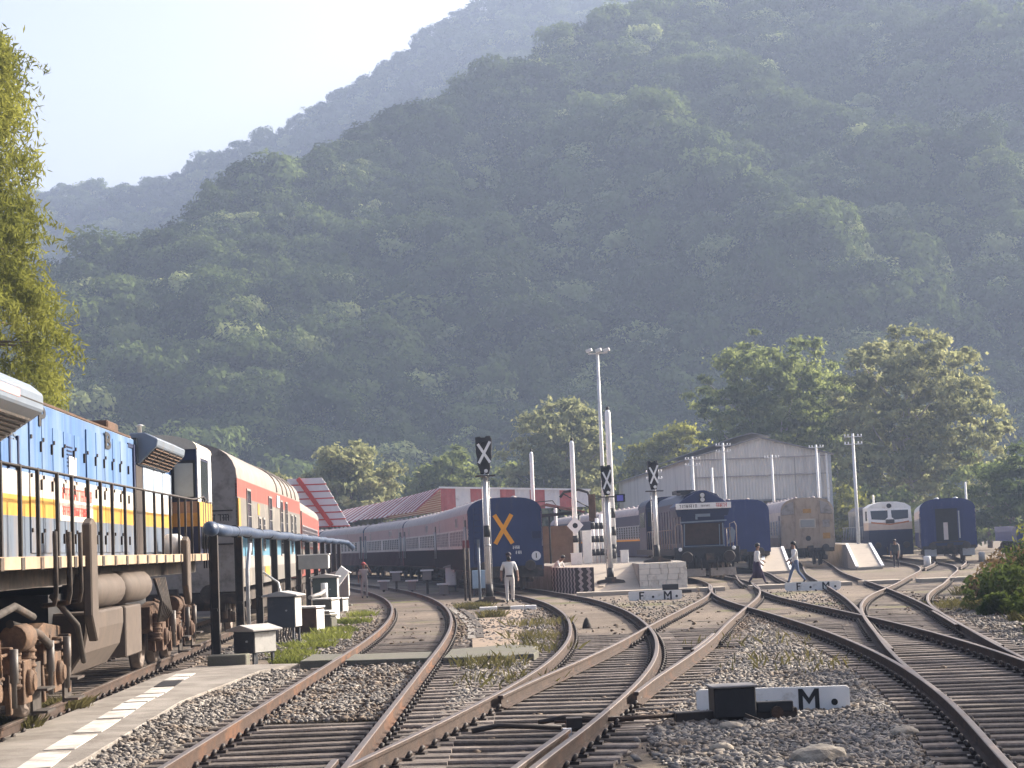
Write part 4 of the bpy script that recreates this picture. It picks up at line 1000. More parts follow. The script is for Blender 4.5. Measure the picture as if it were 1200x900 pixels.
# ---- dark blue locomotive facing the camera
def loco_blue():
    p, hd, _ = arc_place('C2', 92, 19)
    t = thing('diesel_locomotive', 'dark blue locomotive with a white headboard and a large front grille', 'locomotive', (8.75, 89.6, 0), R(2.0))
    uf = MB(); uf.box(-1.5, 1.5, .05, 18.5, 1.15, 1.42); uf.box(-1.52, 1.52, .0, .14, .75, 1.5); uf.build('underframe', blk, t, .01)
    hb = MB(); w = 1.0
    sec = [(-w, 1.42), (w, 1.42), (w, 3.62), (.75, 3.95), (.25, 4.15), (-.25, 4.15), (-.75, 3.95), (-w, 3.62)]
    hb.prism(sec, 'y', 1.1, 12.6); hb.build('long_hood', navy, t, .01)
    fr = MB(); sec2 = [(-1.28, 3.28), (1.28, 3.28), (1.3, 3.42), (.95, 3.72), (.3, 4.08), (.12, 4.16), (-.12, 4.16), (-.3, 4.08), (-.95, 3.72), (-1.3, 3.42)]
    fr.prism(sec2, 'y', .85, 3.2); fr.build('front_cowl', mat('cowl_blue', (.014, .026, .09), .5, .15, 2, dirt=(.05, .055, .08), dirt_amt=.2), t, .01)
    MB().prism([(-1.18, 2.95), (1.18, 2.95), (1.28, 3.28), (-1.28, 3.28)], 'y', .95, 3.0).build('cowl_lower', navy, t)
    MB().box(-1.02, 1.02, 1.0, 1.1, 2.55, 3.0).build('front_panel', navy, t)
    hbd = MB(); hbd.box(-1.27, 1.33, .78, .83, 3.29, 3.57); ho = hbd.build('headboard', white, t, .006)
    strokes('lettering', -1.1, -.25, 3.43, .15, duskdk, ho, 5, 'y', .778); strokes('lettering', -.1, .35, 3.43, .08, duskdk, ho, 6, 'y', .778); strokes('lettering', .62, 1.15, 3.44, .19, redp, ho, 7, 'y', .778)
    for z in (3.72, 3.93):
        l = MB().lathe([(0, .13), (-.06, .14), (-.09, .14)], (0, .85, z), 'y', 18).build('headlight', blk, t)
        MB().lathe([(0, .115), (-.012, .09)], (0, .765, z), 'y', 18).build('lens', mat('lamp_glass', (.55, .55, .55), .15, .02, spec=.8), l)
    MB().box(-.35, .35, .93, .99, 2.92, 3.06).box(-.35, -.25, .93, .99, 2.8, 2.95).build('number_plate', silver, t)
    gr = MB(); gr.box(-.88, .88, .88, 1.0, 1.62, 2.62)
    for k in range(20): gr.box(-.86, .86, .86, .885, 1.65+.048*k, 1.672+.048*k)
    gr.build('front_grille', mat('grille_brown', (.055, .035, .028), .7, .3), t)
    fm_ = MB(); fm_.bar((-1.08, .8, 2.68), (1.08, .8, 2.72), .12, .07); fm_.bar((-.95, .82, 1.55), (-.9, .82, 2.6), .05, .05); fm_.bar((.9, .82, 1.55), (.9, .82, 2.6), .05, .05); fm_.bar((.72, .82, 1.55), (.74, .82, 2.55), .03, .03); fm_.bar((-.95, .82, 1.55), (.95, .82, 1.55), .05, .05); fm_.build('grille_frame', silver, t)
    hr = MB()
    for s in (-1, 1):
        hr.tube([(s*1.12, .1, 1.45), (s*1.12, .1, 2.55), (s*1.35, .1, 2.62), (s*1.42, .1, 2.45), (s*1.42, .1, 1.45)], .022, 6)
        hr.tube([(s*1.45, 1.5, 2.35), (s*1.45, 12.5, 2.35)], .02, 6)
        for k in range(12): hr.cyl((s*1.45, 1.5+k, 1.42), (s*1.45, 1.5+k, 2.35), .02, 6)
    hr.build('handrail', mat('dull_rail', (.30, .24, .2), .5, .2), t)
    for (s, z) in ((1, 2.1),): MB().prism([(s*1.0, 1.6), (s*1.3, 1.7), (s*1.38, 2.2), (s*1.2, 2.4), (s*1.1, 2.0)], 'y', .1, .14).build_each('jumper_cable', silver, t)
    for s in (-1, 1): MB().lathe([(0, .09), (-.07, .09), (-.08, .05)], (s*1.25, 0, 1.42), 'y', 12).build('marker_lamp', wht2, t)
    for s in (-1, 1):
        MB().lathe([(0, .16), (-.35, .14), (-.36, .27), (-.42, .25)], (s*.98, 0, 1.05), 'y', 20).build('buffer', grease, t)
    coupler(t, -1, 0)
    hoses = MB()
    for x in (-.62, -.5, .45, .6): hoses.tube([(x, -.02, 1.1), (x+.03, -.18, .9), (x, -.15, .55)], .03, 6)
    hoses.build_each('brake_hose', blk, t)
    cg = MB()
    for (a, b_) in ((-1.28, -.12), (.12, 1.3)): cg.prism([(a, .16), (b_, .16), (b_, .52), (a, .52)], 'y', -.05, 0)
    cg.build_each('cattle_guard', mat('dusty_plate', (.33, .29, .25), .7, .2, 3, dirt=(.18, .14, .11), dirt_amt=.3), t, .01)
    cabm = MB(); cabm.box(-1.5, 1.5, 12.6, 16.4, 1.42, 3.6); pr = profile(1.52, 3.6, 4.2); cabm.prism(pr, 'y', 12.5, 16.5); cb_ = cabm.build('cab', navy, t, .01)
    for s in (-1, 1): MB().box(s*1.5-.02, s*1.5+.02, 13.2, 15.6, 2.6, 3.4).build('side_window', glassd, cb_)
    MB().box(-1.4, -1.05, 12.57, 12.6, 2.65, 3.4).box(1.05, 1.4, 12.57, 12.6, 2.65, 3.4).build_each('rear_window', glassd, cb_)
    MB().prism([(-.9, 1.42), (.9, 1.42), (.9, 3.0), (-.9, 3.0)], 'y', 16.4, 18.2).build('short_hood', navy, t)
    MB().box(-1.4, 1.4, 7, 11, .35, 1.1).build('fuel_tank', blk, t, .05)
    vt = MB()
    for k in range(8): vt.box(-1.03, -.99, 2+1.2*k, 2.9+1.2*k, 1.7, 3.3); vt.box(.99, 1.03, 2+1.2*k, 2.9+1.2*k, 1.7, 3.3)
    vt.build('hood_door', navy, t)
    MB().box(-.95, -.35, 1.4, 3.0, 4.0, 4.1).box(-.7, .2, 5, 7, 4.12, 4.3).build_each('roof_grille', blk, t)
    for yc in (3.4, 14.4): bogie(t, yc, 3.6, 3, duskdk, .52)
    return t
loco_blue()
y = 109.6
for i in range(3):
    p, hd, y2 = arc_place('C2', y, 22.2)
    lab = ['grey and blue coach coupled behind the dark blue locomotive', 'second grey and blue coach behind the dark blue locomotive', 'third grey and blue coach behind the dark blue locomotive'][i]
    if y < 134:
        c = coach('passenger_coach', lab, 'coach', p, hd, 21.3, [(1.0, 1.9, navy), (1.9, 2.1, orange), (2.1, 2.8, silv), (2.8, 3.4, navy)], roofp, silv, (-1,), windows=[(2.4+1.0*k, 2.4, .6, .7) for k in range(17)], doors=[(1, .8)])
    y = y2
nv2 = mat('coach_blue', (.016, .03, .12), .5, .15, 2, streak=.3, dirt=(.08, .09, .14), dirt_amt=.2)
coach('passenger_coach', 'plain blue coach end showing just right of the dark blue locomotive', 'coach', (tx('K', 108), 108), thead('K', 116), 21.3, [(1.0, 3.3, nv2)], roofp, nv2, (-1,), windows=[(2.4+1.0*k, 2.4, .6, .7) for k in range(17)], doors=[])
# ---- brown coach
brn = mat('dusty_tan', (.40, .305, .215), .7, .15, 1.6, streak=.5, dirt=(.17, .12, .085), dirt_amt=.35)
tanw = mat('pale_dusty_side', (.55, .47, .37), .6, .12, 1.6, dirt=(.25, .19, .14), dirt_amt=.3)
hE = math.atan2(-(tx('E', 134)-tx('E', 118)), 16)
c = coach('work_coach', 'dusty brown coach with a flat front, number window and round hole', 'coach', (17.75, 118), hE+R(6), 20, [(1.0, 1.75, brn), (1.75, 3.3, tanw)], roofp, brn, (-1,), zc=3.25, zt=4.15,
   windows=[(2.5+1.7*k, 2.35, .55, .8) for k in range(10)], doors=[(.9, .7)])
MB().box(-.42, .42, -.06, 0, 2.35, 2.78).build('front_window', glassp, c, .01); MB().box(-.5, .5, -.03, 0, 2.28, 2.85).build('window_frame', tanw, c)
MB().lathe([(0, .16), (-.03, .16)], (0, 0, 1.65), 'y', 16).build('hole', blk, c)
MB().box(-.75, -.71, -.05, 0, 1.1, 3.9).box(.71, .75, -.05, 0, 1.1, 3.9).box(-.75, .75, -.05, 0, 1.08, 1.14).build_each('door_post', brn, c)
MB().box(.92, 1.35, -.03, 0, 2.3, 2.75).build('vent', endb, c); MB().box(-.25, .25, -.012, 0, 3.2, 3.45).box(.9, 1.35, -.012, 0, 1.6, 1.95).build('faded_patch', mat('ochre', (.42, .22, .05), .7, .2), c)
for s in (-1, 1): MB().prism([(s*.8, 3.15), (s*1.55, 3.1), (s*1.6, 3.3), (s*1.3, 3.75), (s*.8, 3.95)], 'y', -.07, 0).build('corner_cowl', endb, c, .02)
# ---- white fronted locomotive
def loco_white():
    t = thing('diesel_locomotive', 'locomotive with a white front, two windscreens and orange stripe', 'locomotive', (25.9, 134, -.1), R(-4)); t.scale = (1, 1, .95)
    uf = MB(); uf.box(-1.5, 1.5, .1, 19.5, 1.15, 1.5); uf.box(-1.5, 1.5, 0, .2, .35, 1.5); uf.build('underframe', navy, t)
    w = 1.5; cbw = MB()
    for (z0, z1, k, ya, yb) in ((1.5, 2.2, 0, 0, 0), (2.2, 2.75, 1, 0, .0), (2.75, 3.85, 2, .0, .25)):
        cbw.add([(-w, ya, z0), (w, ya, z0), (w, yb, z1), (-w, yb, z1), (-w, 3.2, z0), (w, 3.2, z0), (w, 3.2, z1), (-w, 3.2, z1)], [(0, 1, 2, 3), (1, 5, 6, 2), (4, 0, 3, 7), (5, 4, 7, 6), (3, 2, 6, 7), (0, 4, 5, 1)], k)
    cab = cbw.build('cab', [navy, mat('pale_peach', (.60, .50, .42), .5, .1), white], t)
    pr = [(w, 3.85), (1.1, 4.12), (.5, 4.25), (-.5, 4.25), (-1.1, 4.12), (-w, 3.85)]
    MB().prism(pr, 'y', .22, 3.2).build('cab_roof', white, cab)
    for s in (-1, 1):
        a = [(s*.12, 3.62), (s*1.3, 3.62), (s*1.26, 3.0), (s*.35, 2.92), (s*.14, 3.1)]
        pn = MB(); pn.add([(x, .0+(z-2.75)*.227-.02, z) for x, z in a]+[(x, .04+(z-2.75)*.227, z) for x, z in a], [(0, 1, 2, 3, 4), (9, 8, 7, 6, 5)]+[(i, (i+1) % 5, 5+(i+1) % 5, 5+i) for i in range(5)]); pn.build('windscreen', glassd, cab)
        MB().box(s*1.5-.015, s*1.5+.015, .7, 1.6, 2.9, 3.6).build('side_window', glassd, cab)
        st = MB(); a = [(s*.0, 2.62), (s*1.3, 2.82), (s*1.3, 2.70), (s*0, 2.54)]; st.prism(a, 'y', -.012, .0); st.build('orange_stripe', mat('stripe_orange', (.5, .2, .08), .6, .15), cab)
    MB().lathe([(.2, .17), (.05, .17), (.04, .12)], (0, .1, 3.95), 'y', 16).build('headlight', blk, cab)
    MB().box(-.3, .3, -.03, .05, 2.66, 2.95).build('number_box', duskdk, cab)
    MB().prism([(-.95, 1.5), (.95, 1.5), (.95, 3.8), (.6, 4.1), (-.6, 4.1), (-.95, 3.8)], 'y', 3.2, 19).build('long_hood', navy, t)
    dr_ = MB()
    for k in range(12): dr_.box(-.98, -.94, 3.6+1.25*k, 4.6+1.25*k, 1.7, 3.4)
    dr_.build('hood_door', bluegrey, t)
    hr = MB(); hr.cyl((-1.46, 3.2, 2.5), (-1.46, 19, 2.5), .02, 6)
    for k in range(13): hr.cyl((-1.46, 3.4+1.25*k, 1.5), (-1.46, 3.4+1.25*k, 2.5), .02, 6)
    hr.build('handrail', steelg, t)
    buffers(t, 1.08, -1, 0); coupler(t, -1, 0)
    MB().box(-1.4, 1.4, 8, 12, .35, 1.15).build('fuel_tank', duskdk, t, .05)
    for yc in (3.8, 15.6): bogie(t, yc, 3.6, 3, duskdk, .52)
loco_white()
# ---- blue coach with open vestibule
c = coach('passenger_coach', 'blue coach with its end doorway open, right of the white fronted locomotive', 'coach', (25.45, 114), math.atan(-.19), 21.3, [(.95, 1.9, nv2), (1.9, 2.8, silv), (2.8, 3.3, palew)], mat('pale_roof', (.52, .54, .56), .5, .1, 1.5, dirt=(.3, .3, .3), dirt_amt=.2), nv2, (-1,), zb=.9,
   windows=[(2.4+1.0*k, 2.35, .6, .7) for k in range(17)], doors=[(.95, .75)])
c.scale = (1, 1, .95); c.location.z = -.1
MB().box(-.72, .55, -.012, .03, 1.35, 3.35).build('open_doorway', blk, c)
MB().box(-.82, -.72, -.12, 0, 1.3, 3.4).box(.55, .62, -.16, 0, 1.4, 3.25).box(-.85, .7, -.2, 0, 3.38, 3.5).build_each('gangway_frame', nv2, c)
MB().box(.6, .68, -.17, -.02, 1.5, 3.2).build('grab_strip', steelg, c)
MB().box(-.28, -.02, -.03, -.014, 1.42, 2.5).build('inner_door', palew, c)
MB().box(-.95, .95, -.3, 0, 1.25, 1.33).build('fall_plate', duskdk, c)
for s in (-1, 1): MB().box(s*1.1-.35, s*1.1+.35, -.05, .0, .42, .86).build('end_step', steelg, c)
# ---- flat blue wagon at the right edge
t = thing('flat_wagon', 'low blue wagon cut off by the right edge', 'wagon', (30.4, 112, 0), R(-8))
MB().box(-1.4, 1.4, 0, 12, 1.0, 1.5).box(-1.42, 1.42, -.05, .1, .9, 1.85).box(-1.42, -1.36, .1, 12, 1.5, 1.9).box(1.36, 1.42, .1, 12, 1.5, 1.9).build('wagon_body', nv2, t, .01)
bogie(t, 2.2); bogie(t, 9.8); buffers(t, 1.06, -1, -.05)
#PART3
# ------------------------------------------------------------------ water pipe on posts, left of the tracks
PX = lambda y: -5.9-.05*(y-37)
t = thing('water_pipe', 'long pipe wrapped in blue sheeting carried on a row of black posts', 'pipe')
pts_ = [(PX(y)+.02, y, 2.46+.02*math.sin(y*.9)) for y in np.arange(36.7, 94, 2.4)]+[(PX(95.5)+.35, 95.5, 2.4), (PX(97)+.55, 97, 2.15)]
wrap = mat('blue_wrap', (.022, .043, .088), .45, .25, 3, dirt=(.13, .16, .22), dirt_amt=.3, bump=.5, bscale=9)
rr_ = [.118+.010*math.sin(i*2.1) for i in range(len(pts_))]
MB().tube(pts_, rr_, 14).build('pipe', wrap, t)
ti = MB()
for y in np.arange(38.5, 93, 3.1): ti.tube([(PX(y)-.0, y-.03, 2.46), (PX(y), y+.03, 2.46)], .135, 12)
ti.build_each('pipe_tie', blk, t)
MB().lathe([(-.1, .05), (-.06, .11), (.05, .145), (.3, .145), (.36, .12)], (PX(36.6)+.02, 36.6, 2.46), 'y', 16).build('pipe_end', wrap, t)
for i in range(12):
    y = 37.4+5.1*i; x = PX(y)
    pm = MB(); pm.box(x-.07, x+.07, y-.012, y+.012, -.3, 2.34); pm.box(x-.085, x-.06, y-.07, y+.07, -.3, 2.34); pm.box(x+.06, x+.085, y-.07, y+.07, -.3, 2.34)
    pm.build('post', tar, t)
    MB().bar((x, y-.1, .9), (x+.02, y+.1, .9), .12, .05).build('clamp', tar, t)
MB().box(PX(36)-.12, PX(36)+.62, 36.6, 37.15, -.35, .06).build('footing', concdk, t, .02)
pp = thing('drain_pipe', 'thin grey pipe standing among the black posts beside the silver coach', 'pipe')
MB().tube([(-6.15, 43.6, -.2), (-6.15, 43.6, 1.6), (-6.1, 43.8, 2.2)], .045, 8).build('pipe', steelg, pp)
MB().tube([(-6.0, 50, -.1), (-6.3, 50.3, 1.2), (-6.75, 50.6, 1.5)], .03, 6).build('hose', steelg, pp)

# relay boxes
boxdk = mat('box_dark_grey', (.045, .052, .065), .55, .15, 3, dirt=(.16, .14, .12), dirt_amt=.25)  # also paints in the shaded front of the low white box
def relay(label, x, y, w, d, h, leg, roof=True, body=boxdk, side=white, rz=0, plinth=True, ped=True, group='relay boxes along the black posts'):
    t = thing('relay_box', label, 'relay box', (x, y, -.2), rz, group)
    MB().box(-w/2, w/2, -d/2, d/2, leg, leg+h).build('body', body, t, .012)
    if side: MB().box(w/2+.002, w/2+.02, -d/2+.02, d/2-.02, leg+.02, leg+h-.02).build('side_door', mat('dirty_white', (.46, .45, .42), .75, .12, 5, dirt=(.22, .19, .16), dirt_amt=.35, dirt_scale=4), t)  # sunlight on the right face, painted as a white sheet
    MB().box(-w/2+.04, w/2-.04, -d/2-.015, -d/2-.002, leg+.05, leg+h-.06).build('front_door', body, t)
    MB().cyl((w*.22, -d/2-.05, leg+h*.55), (w*.22, -d/2, leg+h*.55), .02, 8).build('lock', steelg, t)
    if roof: MB().prism([(-w/2-.1, leg+h), (w/2+.1, leg+h), (w/2+.1, leg+h+.04), (0, leg+h+.13), (-w/2-.1, leg+h+.04)], 'y', -d/2-.1, d/2+.1).build('lid', mat('pale_lid', (.36, .35, .335), .7, .1, 4, dirt=(.3, .28, .26), dirt_amt=.3), t, .01)
    for sx in (-1, 1):
        for sy in (-1, 1): MB().box(sx*(w/2-.05)-.025, sx*(w/2-.05)+.025, sy*(d/2-.05)-.025, sy*(d/2-.05)+.025, 0, leg).build('leg', boxdk, t)
    if plinth: MB().box(-w/2-.12, w/2+.12, -d/2-.1, d/2+.1, -.1, .08).build('plinth', concdk, t, .02)
    if ped:
        cb_ = MB()
        for k in range(7): cb_.tube([(-w/2+.1+.07*k, -.05+.03*(k % 3), leg), (-w/2+.14+.06*k, -.12, leg*.5), (-w/2+.05+.09*k, .02, .02)], .018, 6)
        cb_.build('cable', duskdk, t)
    return t
relay('low dark box with a bright white side, in front of the first black post', -5.2, 37.6, .56, .6, .42, .24, plinth=False, ped=False, rz=R(-38))
relay('tall dark grey cabinet with a pale lid standing on cables, near the third post', -5.55, 45.3, .66, .5, .72, .42, rz=R(-12))
relay('dark green grey cabinet with a white lid behind the two white ended blocks', -6.5, 64.5, .8, .6, .85, .45, body=mat('green_grey', (.07, .095, .09), .6, .15))
relay('small distant grey cabinet beside the man with the red cap', -7.05, 76, .6, .5, .9, .4, body=silv)
def endblock(label, x, y, w, d, h, m=white, red=False):
    t = thing('buffer_block', label, 'block', (x, y, -.22), R(-20), 'stone blocks along the black posts')
    MB().box(-w/2, w/2, -d/2, d/2, 0, h).build('block', rustbr if red else concdk, t, .025)
    MB().box(w/2+.002, w/2+.018, -d/2+.03, d/2-.03, .05, h-.04).build('painted_face', m, t)
    MB().box(-w/2-.02, w/2+.03, -d/2-.02, d/2+.02, h, h+.05).build('cap', m if m is white else concdk, t, .01)
endblock('block with a broad cream painted end and a red topped box behind it', -5.55, 50.6, .62, .5, .72, white, True)
endblock('round shouldered grey block beside the cream ended block', -5.3, 52.6, .42, .4, .42, concdk)
endblock('low grey block with a white cap near the weeds', -5.65, 55.5, .5, .45, .45, white)
endblock('block with a white painted end near the green grey cabinet', -5.95, 59, .62, .6, .72, white)
endblock('far block with a white cap below the small grey cabinet', -6.5, 68.5, .6, .5, .5, white)
t = thing('junction_box', 'white rectangular box fixed to the black posts', 'box', (-6.55, 62.2, 1.42))
MB().box(-.55, .4, -.2, .2, 0, .45).build('body', mat('dull_grey_box', (.30, .30, .29), .6, .1), t, .01); MB().box(.405, .42, -.18, .18, .03, .42).build('side_door', wht2, t); MB().box(-.58, .45, -.22, .22, .45, .48).build('lid', white, t)
t = thing('lamp_fitting', 'tilted white lamp fitting on the black posts', 'lamp', (-6.3, 66.5, .85))
MB().bar((-.1, 0, 0), (.3, 0, .5), .25, .35).build('housing', wht2, t); MB().cyl((-.1, .05, .1), (-.6, .1, 0), .04, 8).build('arm', steelg, t)
t = thing('hose', 'grey hose looped between the far relay boxes', 'hose')
MB().tube([(-6.6, 60.5, .55), (-6.4, 61.8, .62), (-6.35, 62.6, .7), (-6.6, 66, .85), (-6.75, 70, .95), (-7.0, 73.5, 1.0)], .07, 8).build('hose_run', silv, t)
MB().cyl((-6.35, 62.6, .3), (-6.35, 62.6, .95), .11, 10).build('coupling', wht2, t)
# small trackside boxes and thin posts in front of the maroon train
for i, (px, d, lb, h) in enumerate(((441, 99, 'small white topped box below the maroon train, nearest the man with the red cap', .55), (456, 97, 'small pale box on a stand below the second maroon coach joint', 1.0), (474, 93, 'small white topped box below the middle of the maroon train', .6), (492, 90, 'tall pale box on a stand below the maroon train', 1.1), (511, 86, 'small low box left of the tall pale cabinet', .5))):
    t = thing('trackside_box', lb, 'trackside box', ((px-600)/2250*d, d, -.2), 0, 'small boxes along the maroon train')
    MB().box(-.2, .2, -.15, .15, h-.42, h).build('body', silv, t, .01); MB().box(-.3, .3, -.2, .2, h, h+.07).build('lid', wht2, t); MB().cyl((0, 0, -.1), (0, 0, h-.42), .06, 8).build('stand', duskdk, t)
p = G(529, 694, -.18)
relay('pale cabinet left of the thin posts, beside the maroon coach', p.x, p.y, .5, .4, .85, .35, body=wht2, side=None, ped=False, group='relay boxes beside the signal')
relay('pale blue cabinet left of the crossed signal post', G(563, 700, -.18).x, G(563, 700, -.18).y, .62, .5, .75, .4, roof=False, body=mat('pale_blue_box', (.30, .42, .52), .6, .1, 3, dirt=(.2, .2, .2), dirt_amt=.2), side=None, ped=True, group='relay boxes beside the signal')
for i, (px, d, lb) in enumerate(((536, 76, 'thin grey post beside the pale cabinet'), (541, 75, 'thin grey post between the pale and the blue cabinets'), (553, 73, 'thin blue grey post left of the pale blue cabinet'))):
    t = thing('marker_post', lb, 'post', ((px-600)/2250*d, d, -.2), 0, 'thin posts beside the signal')
    MB().cyl((0, 0, -.1), (0, 0, 2.1), .05, 8).build('post', duskdk if i < 2 else bluegrey, t); MB().box(-.05, .05, -.05, .05, 2.1, 2.4).build('top_plate', maroon if i < 2 else bluegrey, t)

# ------------------------------------------------------------------ light signals
def signal(label, x, y, z, h, base, bandz=None, hs=1.0):
    t = thing('light_signal', label, 'signal', (x, y, z), 0, 'unused light signals marked with a white cross')
    MB().prism([(-.6, 0), (.6, 0), (.55, .1), (.22, .16), (.22, .24), (-.22, .24), (-.22, .16), (-.55, .1)], 'y', -.35, .35).build('foot', duskdk, t, .01)
    MB().lathe([(.2, .15), (base, .13)], (0, 0, 0), 'z', 12).build('pole_base', blk, t)
    pl = MB(); pl.lathe([(base, .1), (h-1.35, .085)], (0, 0, 0), 'z', 14)
    po = pl.build('pole', mat('aluminium_pole', (.55, .55, .55), .45, .12, 4, metal=.2, dirt=(.35, .33, .3), dirt_amt=.2), t)
    if bandz:
        MB().lathe([(bandz, .125), (bandz+.42, .125)], (0, 0, 0), 'z', 12).build('band', blk, po)
        MB().lathe([(bandz-.35, .115), (bandz-.28, .115)], (0, 0, 0), 'z', 12).build('collar', steelg, po)
    hd = MB(); z0 = h-1.42*(.9 if hs < 1 else 1)
    pr = [(-.15, z0), (.15, z0), (.22, z0+.22), (.21, z0+.4), (.29, z0+.62), (.28, z0+.78), (.31, h-.1), (.27, h-.06), (.26, h), (.08, h), (.06, h-.05), (-.1, h-.05), (-.12, h), (-.31, h-.02), (-.30, z0+.8), (-.26, z0+.6), (-.27, z0+.4), (-.2, z0+.2)]
    pr = [(x_*hs, z_) for x_, z_ in pr]
    hd.prism(pr, 'y', -.08, .18); ho = hd.build('signal_head', blk, t, .015)
    for q in (.35, .72, 1.08):
        hh = MB(); n = 10
        v = []
        for k in range(n+1):
            a = PI*k/n; v += [(.14*math.cos(a), -.08, z0+q+.14*math.sin(a)), (.15*math.cos(a), -.34, z0+q+.15*math.sin(a)-.02)]
        hh.add(v, [(2*k, 2*k+1, 2*k+3, 2*k+2) for k in range(n)], 0); hh.build('lamp_hood', blk, ho)
    cx = MB()
    for a, b_, yy in (((-.22*hs, h-.3), (.22*hs, h-1.0), -.37), ((.24*hs, h-.22), (-.2*hs, h-1.02), -.385)):
        d = Vector((b_[0]-a[0], b_[1]-a[1])).normalized(); nn = Vector((-d.y, d.x))*.05*hs
        cx.prism([(a[0]+nn.x, a[1]+nn.y), (b_[0]+nn.x, b_[1]+nn.y), (b_[0]-nn.x, b_[1]-nn.y), (a[0]-nn.x, a[1]-nn.y)], 'y', yy-.006, yy+.006)
    cx.build('white_cross', wht2, ho)
    MB().lathe([(0, .07), (-.1, .07)], (.05, -.08, z0+.12), 'y', 12).build('calling_lamp', wht2, ho)
    MB().box(-.36, .4, -.3, .35, z0-.08, z0-.04).build('bracket', duskdk, ho)
    ld = MB()
    for s in (-.13, .13): ld.cyl((s, .4, .1), (s, .22, h-1.4), .015, 5)
    k = .4
    while k < h-1.5: ld.cyl((-.13, .39-.12*k/h, k), (.13, .39-.12*k/h, k), .01, 5); k += .35
    ld.build('ladder', steelg, t)
    return t
p = G(574, 707, -.18); signal('tall black signal with a white cross in front of the navy coach end', p.x, p.y, -.17, 6.2, .7, 2.45)
signal('signal with a white cross standing at the foot of the platform ramp', 3.82, 81.2, .2, 4.95, .62, hs=.74)
signal('signal with a white cross standing on the platform deck beside the blue locomotive', 6.05, 84.6, .95, 4.45, .75, hs=.78)

# ------------------------------------------------------------------ masts, white posts, telegraph poles
t = thing('light_mast', 'very tall slim mast with floodlights on top, behind the platform', 'light mast', (4.3, 95, .95))
MB().lathe([(0, .12), (10.3, .07)], (0, 0, 0), 'z', 12).build('mast', polew, t)
MB().bar((-.45, 0, 10.3), (.5, 0, 10.35), .06, .06).build('cross_arm', polew, t)
for x in (-.42, .05, .45): MB().bar((x-.14, -.15, 10.42), (x+.14, -.2, 10.5), .3, .14).build('floodlight', polew, t)
def whitepost(label, x, y, h, r, bands=(), z=.95):
    t = thing('white_post', label, 'post', (x, y, z), 0, 'white posts on the platform')
    zz_ = sorted(bands); prev = 0; c = MB()
    c.lathe([(0, r), (h-.12, r*.86), (h, r*.5)], (0, 0, 0), 'z', 14); po = c.build('pole', wht2, t)
    for (a, b_) in zz_: MB().lathe([(a, r*1.06), (b_, r*1.06)], (0, 0, 0), 'z', 14).build('black_band', blk, po)
    MB().lathe([(h, r*.45), (h+.12, r*.5), (h+.16, r*.2)], (0, 0, 0), 'z', 10).build('cap', blk, po)
    return t
whitepost('tallest white post with black bands, beside the slim light mast', 4.33, 88, 7.0, .145, ((.45, .85), (1.25, 1.65), (2.05, 2.5)))
whitepost('white post carrying a white diamond board with a black dot', 2.62, 88, 5.65, .12, ((1.0, 1.3),))
whitepost('thinner white post rising behind the navy coach end', .85, 100, 5.8, .11)
t = thing('diamond_board', 'white diamond board with a black dot on the white post', 'sign', (2.62, 87.85, 2.72))
MB().prism([(0, -.42), (.38, 0), (0, .42), (-.38, 0)], 'y', -.02, .0).build('board', wht2, t); MB().lathe([(0, .12), (-.012, .12)], (0, -.022, 0), 'y', 16).build('dot', blk, t)
def wblock(label, x, y, w, h, d=.4):
    t = thing('white_block', label, 'block', (x, y, .95), 0, 'white blocks on the platform')
    MB().box(-w/2, w/2, -d/2, d/2, 0, h).build('block', white, t, .02); MB().box(-w/2-.02, w/2+.02, -d/2-.02, d/2+.02, h, h+.03).build('coping', wht2, t)
wblock('square white block at the foot of the diamond board post', 2.6, 87.2, .5, .5)
wblock('tall narrow white panel right of the diamond board post', 3.15, 88.5, .42, 1.5, .12)
wblock('white block right of the banded white post', 4.75, 86.8, .34, .55)
t = thing('black_drum', 'black box hanging on the banded white post', 'box', (4.2, 87.7, 1.15)); MB().lathe([(0, .2), (.05, .24), (.4, .24), (.45, .2)], (0, 0, 0), 'z', 14).build('drum', blk, t); MB().cyl((-.26, -.05, .25), (-.3, -.05, .25), .06, 8).build('tap', steelg, t)
for i, (x, lb) in enumerate(((3.5, 'left one of the short black and white striped posts on the platform'), (3.72, 'middle one of the short black and white striped posts on the platform'), (3.95, 'right one of the short black and white striped posts on the platform'))):
    t = thing('striped_post', lb, 'post', (x, 90+i*.6, .95), 0, 'short striped posts on the platform')
    MB().lathe([(0, .09), (1.9+.2*i, .08)], (0, 0, 0), 'z', 10).build('post', wht2, t)
    for k in range(3): MB().lathe([(.35+.62*k, .1), (.65+.62*k, .1)], (0, 0, 0), 'z', 10).build('black_band', blk, t)
t = thing('water_column', 'dark iron water column with a curved arm on the platform', 'water column', (3.6, 93, .95))
MB().tube([(0, 0, 0), (0, 0, 3.0), (-.15, 0, 3.4), (-.6, 0, 3.55), (-1.3, 0, 3.45), (-1.5, 0, 3.2)], .07, 8).build('pipe', tar, t); MB().box(-.14, .2, -.1, .1, 2.0, 3.3).build('bag', rustbr, t, .03); MB().cyl((-1.4, 0, 3.4), (0, 0, 2.6), .03, 6).build('stay', tar, t)
t = thing('platform_shelter', 'dark iron framed shelter with a brown wall behind the navy coach', 'shelter', (2.0, 97, .95))
MB().bar((-2, 0, 2.35), (1.2, 0, 2.55), .08, .12).bar((-2, 3, 2.35), (1.2, 3, 2.55), .08, .12).build('roof_beam', tar, t)
for x in (-1.9, -.4, 1.1): MB().cyl((x, 0, 0), (x, 0, 2.4), .05, 8).build('column', tar, t)
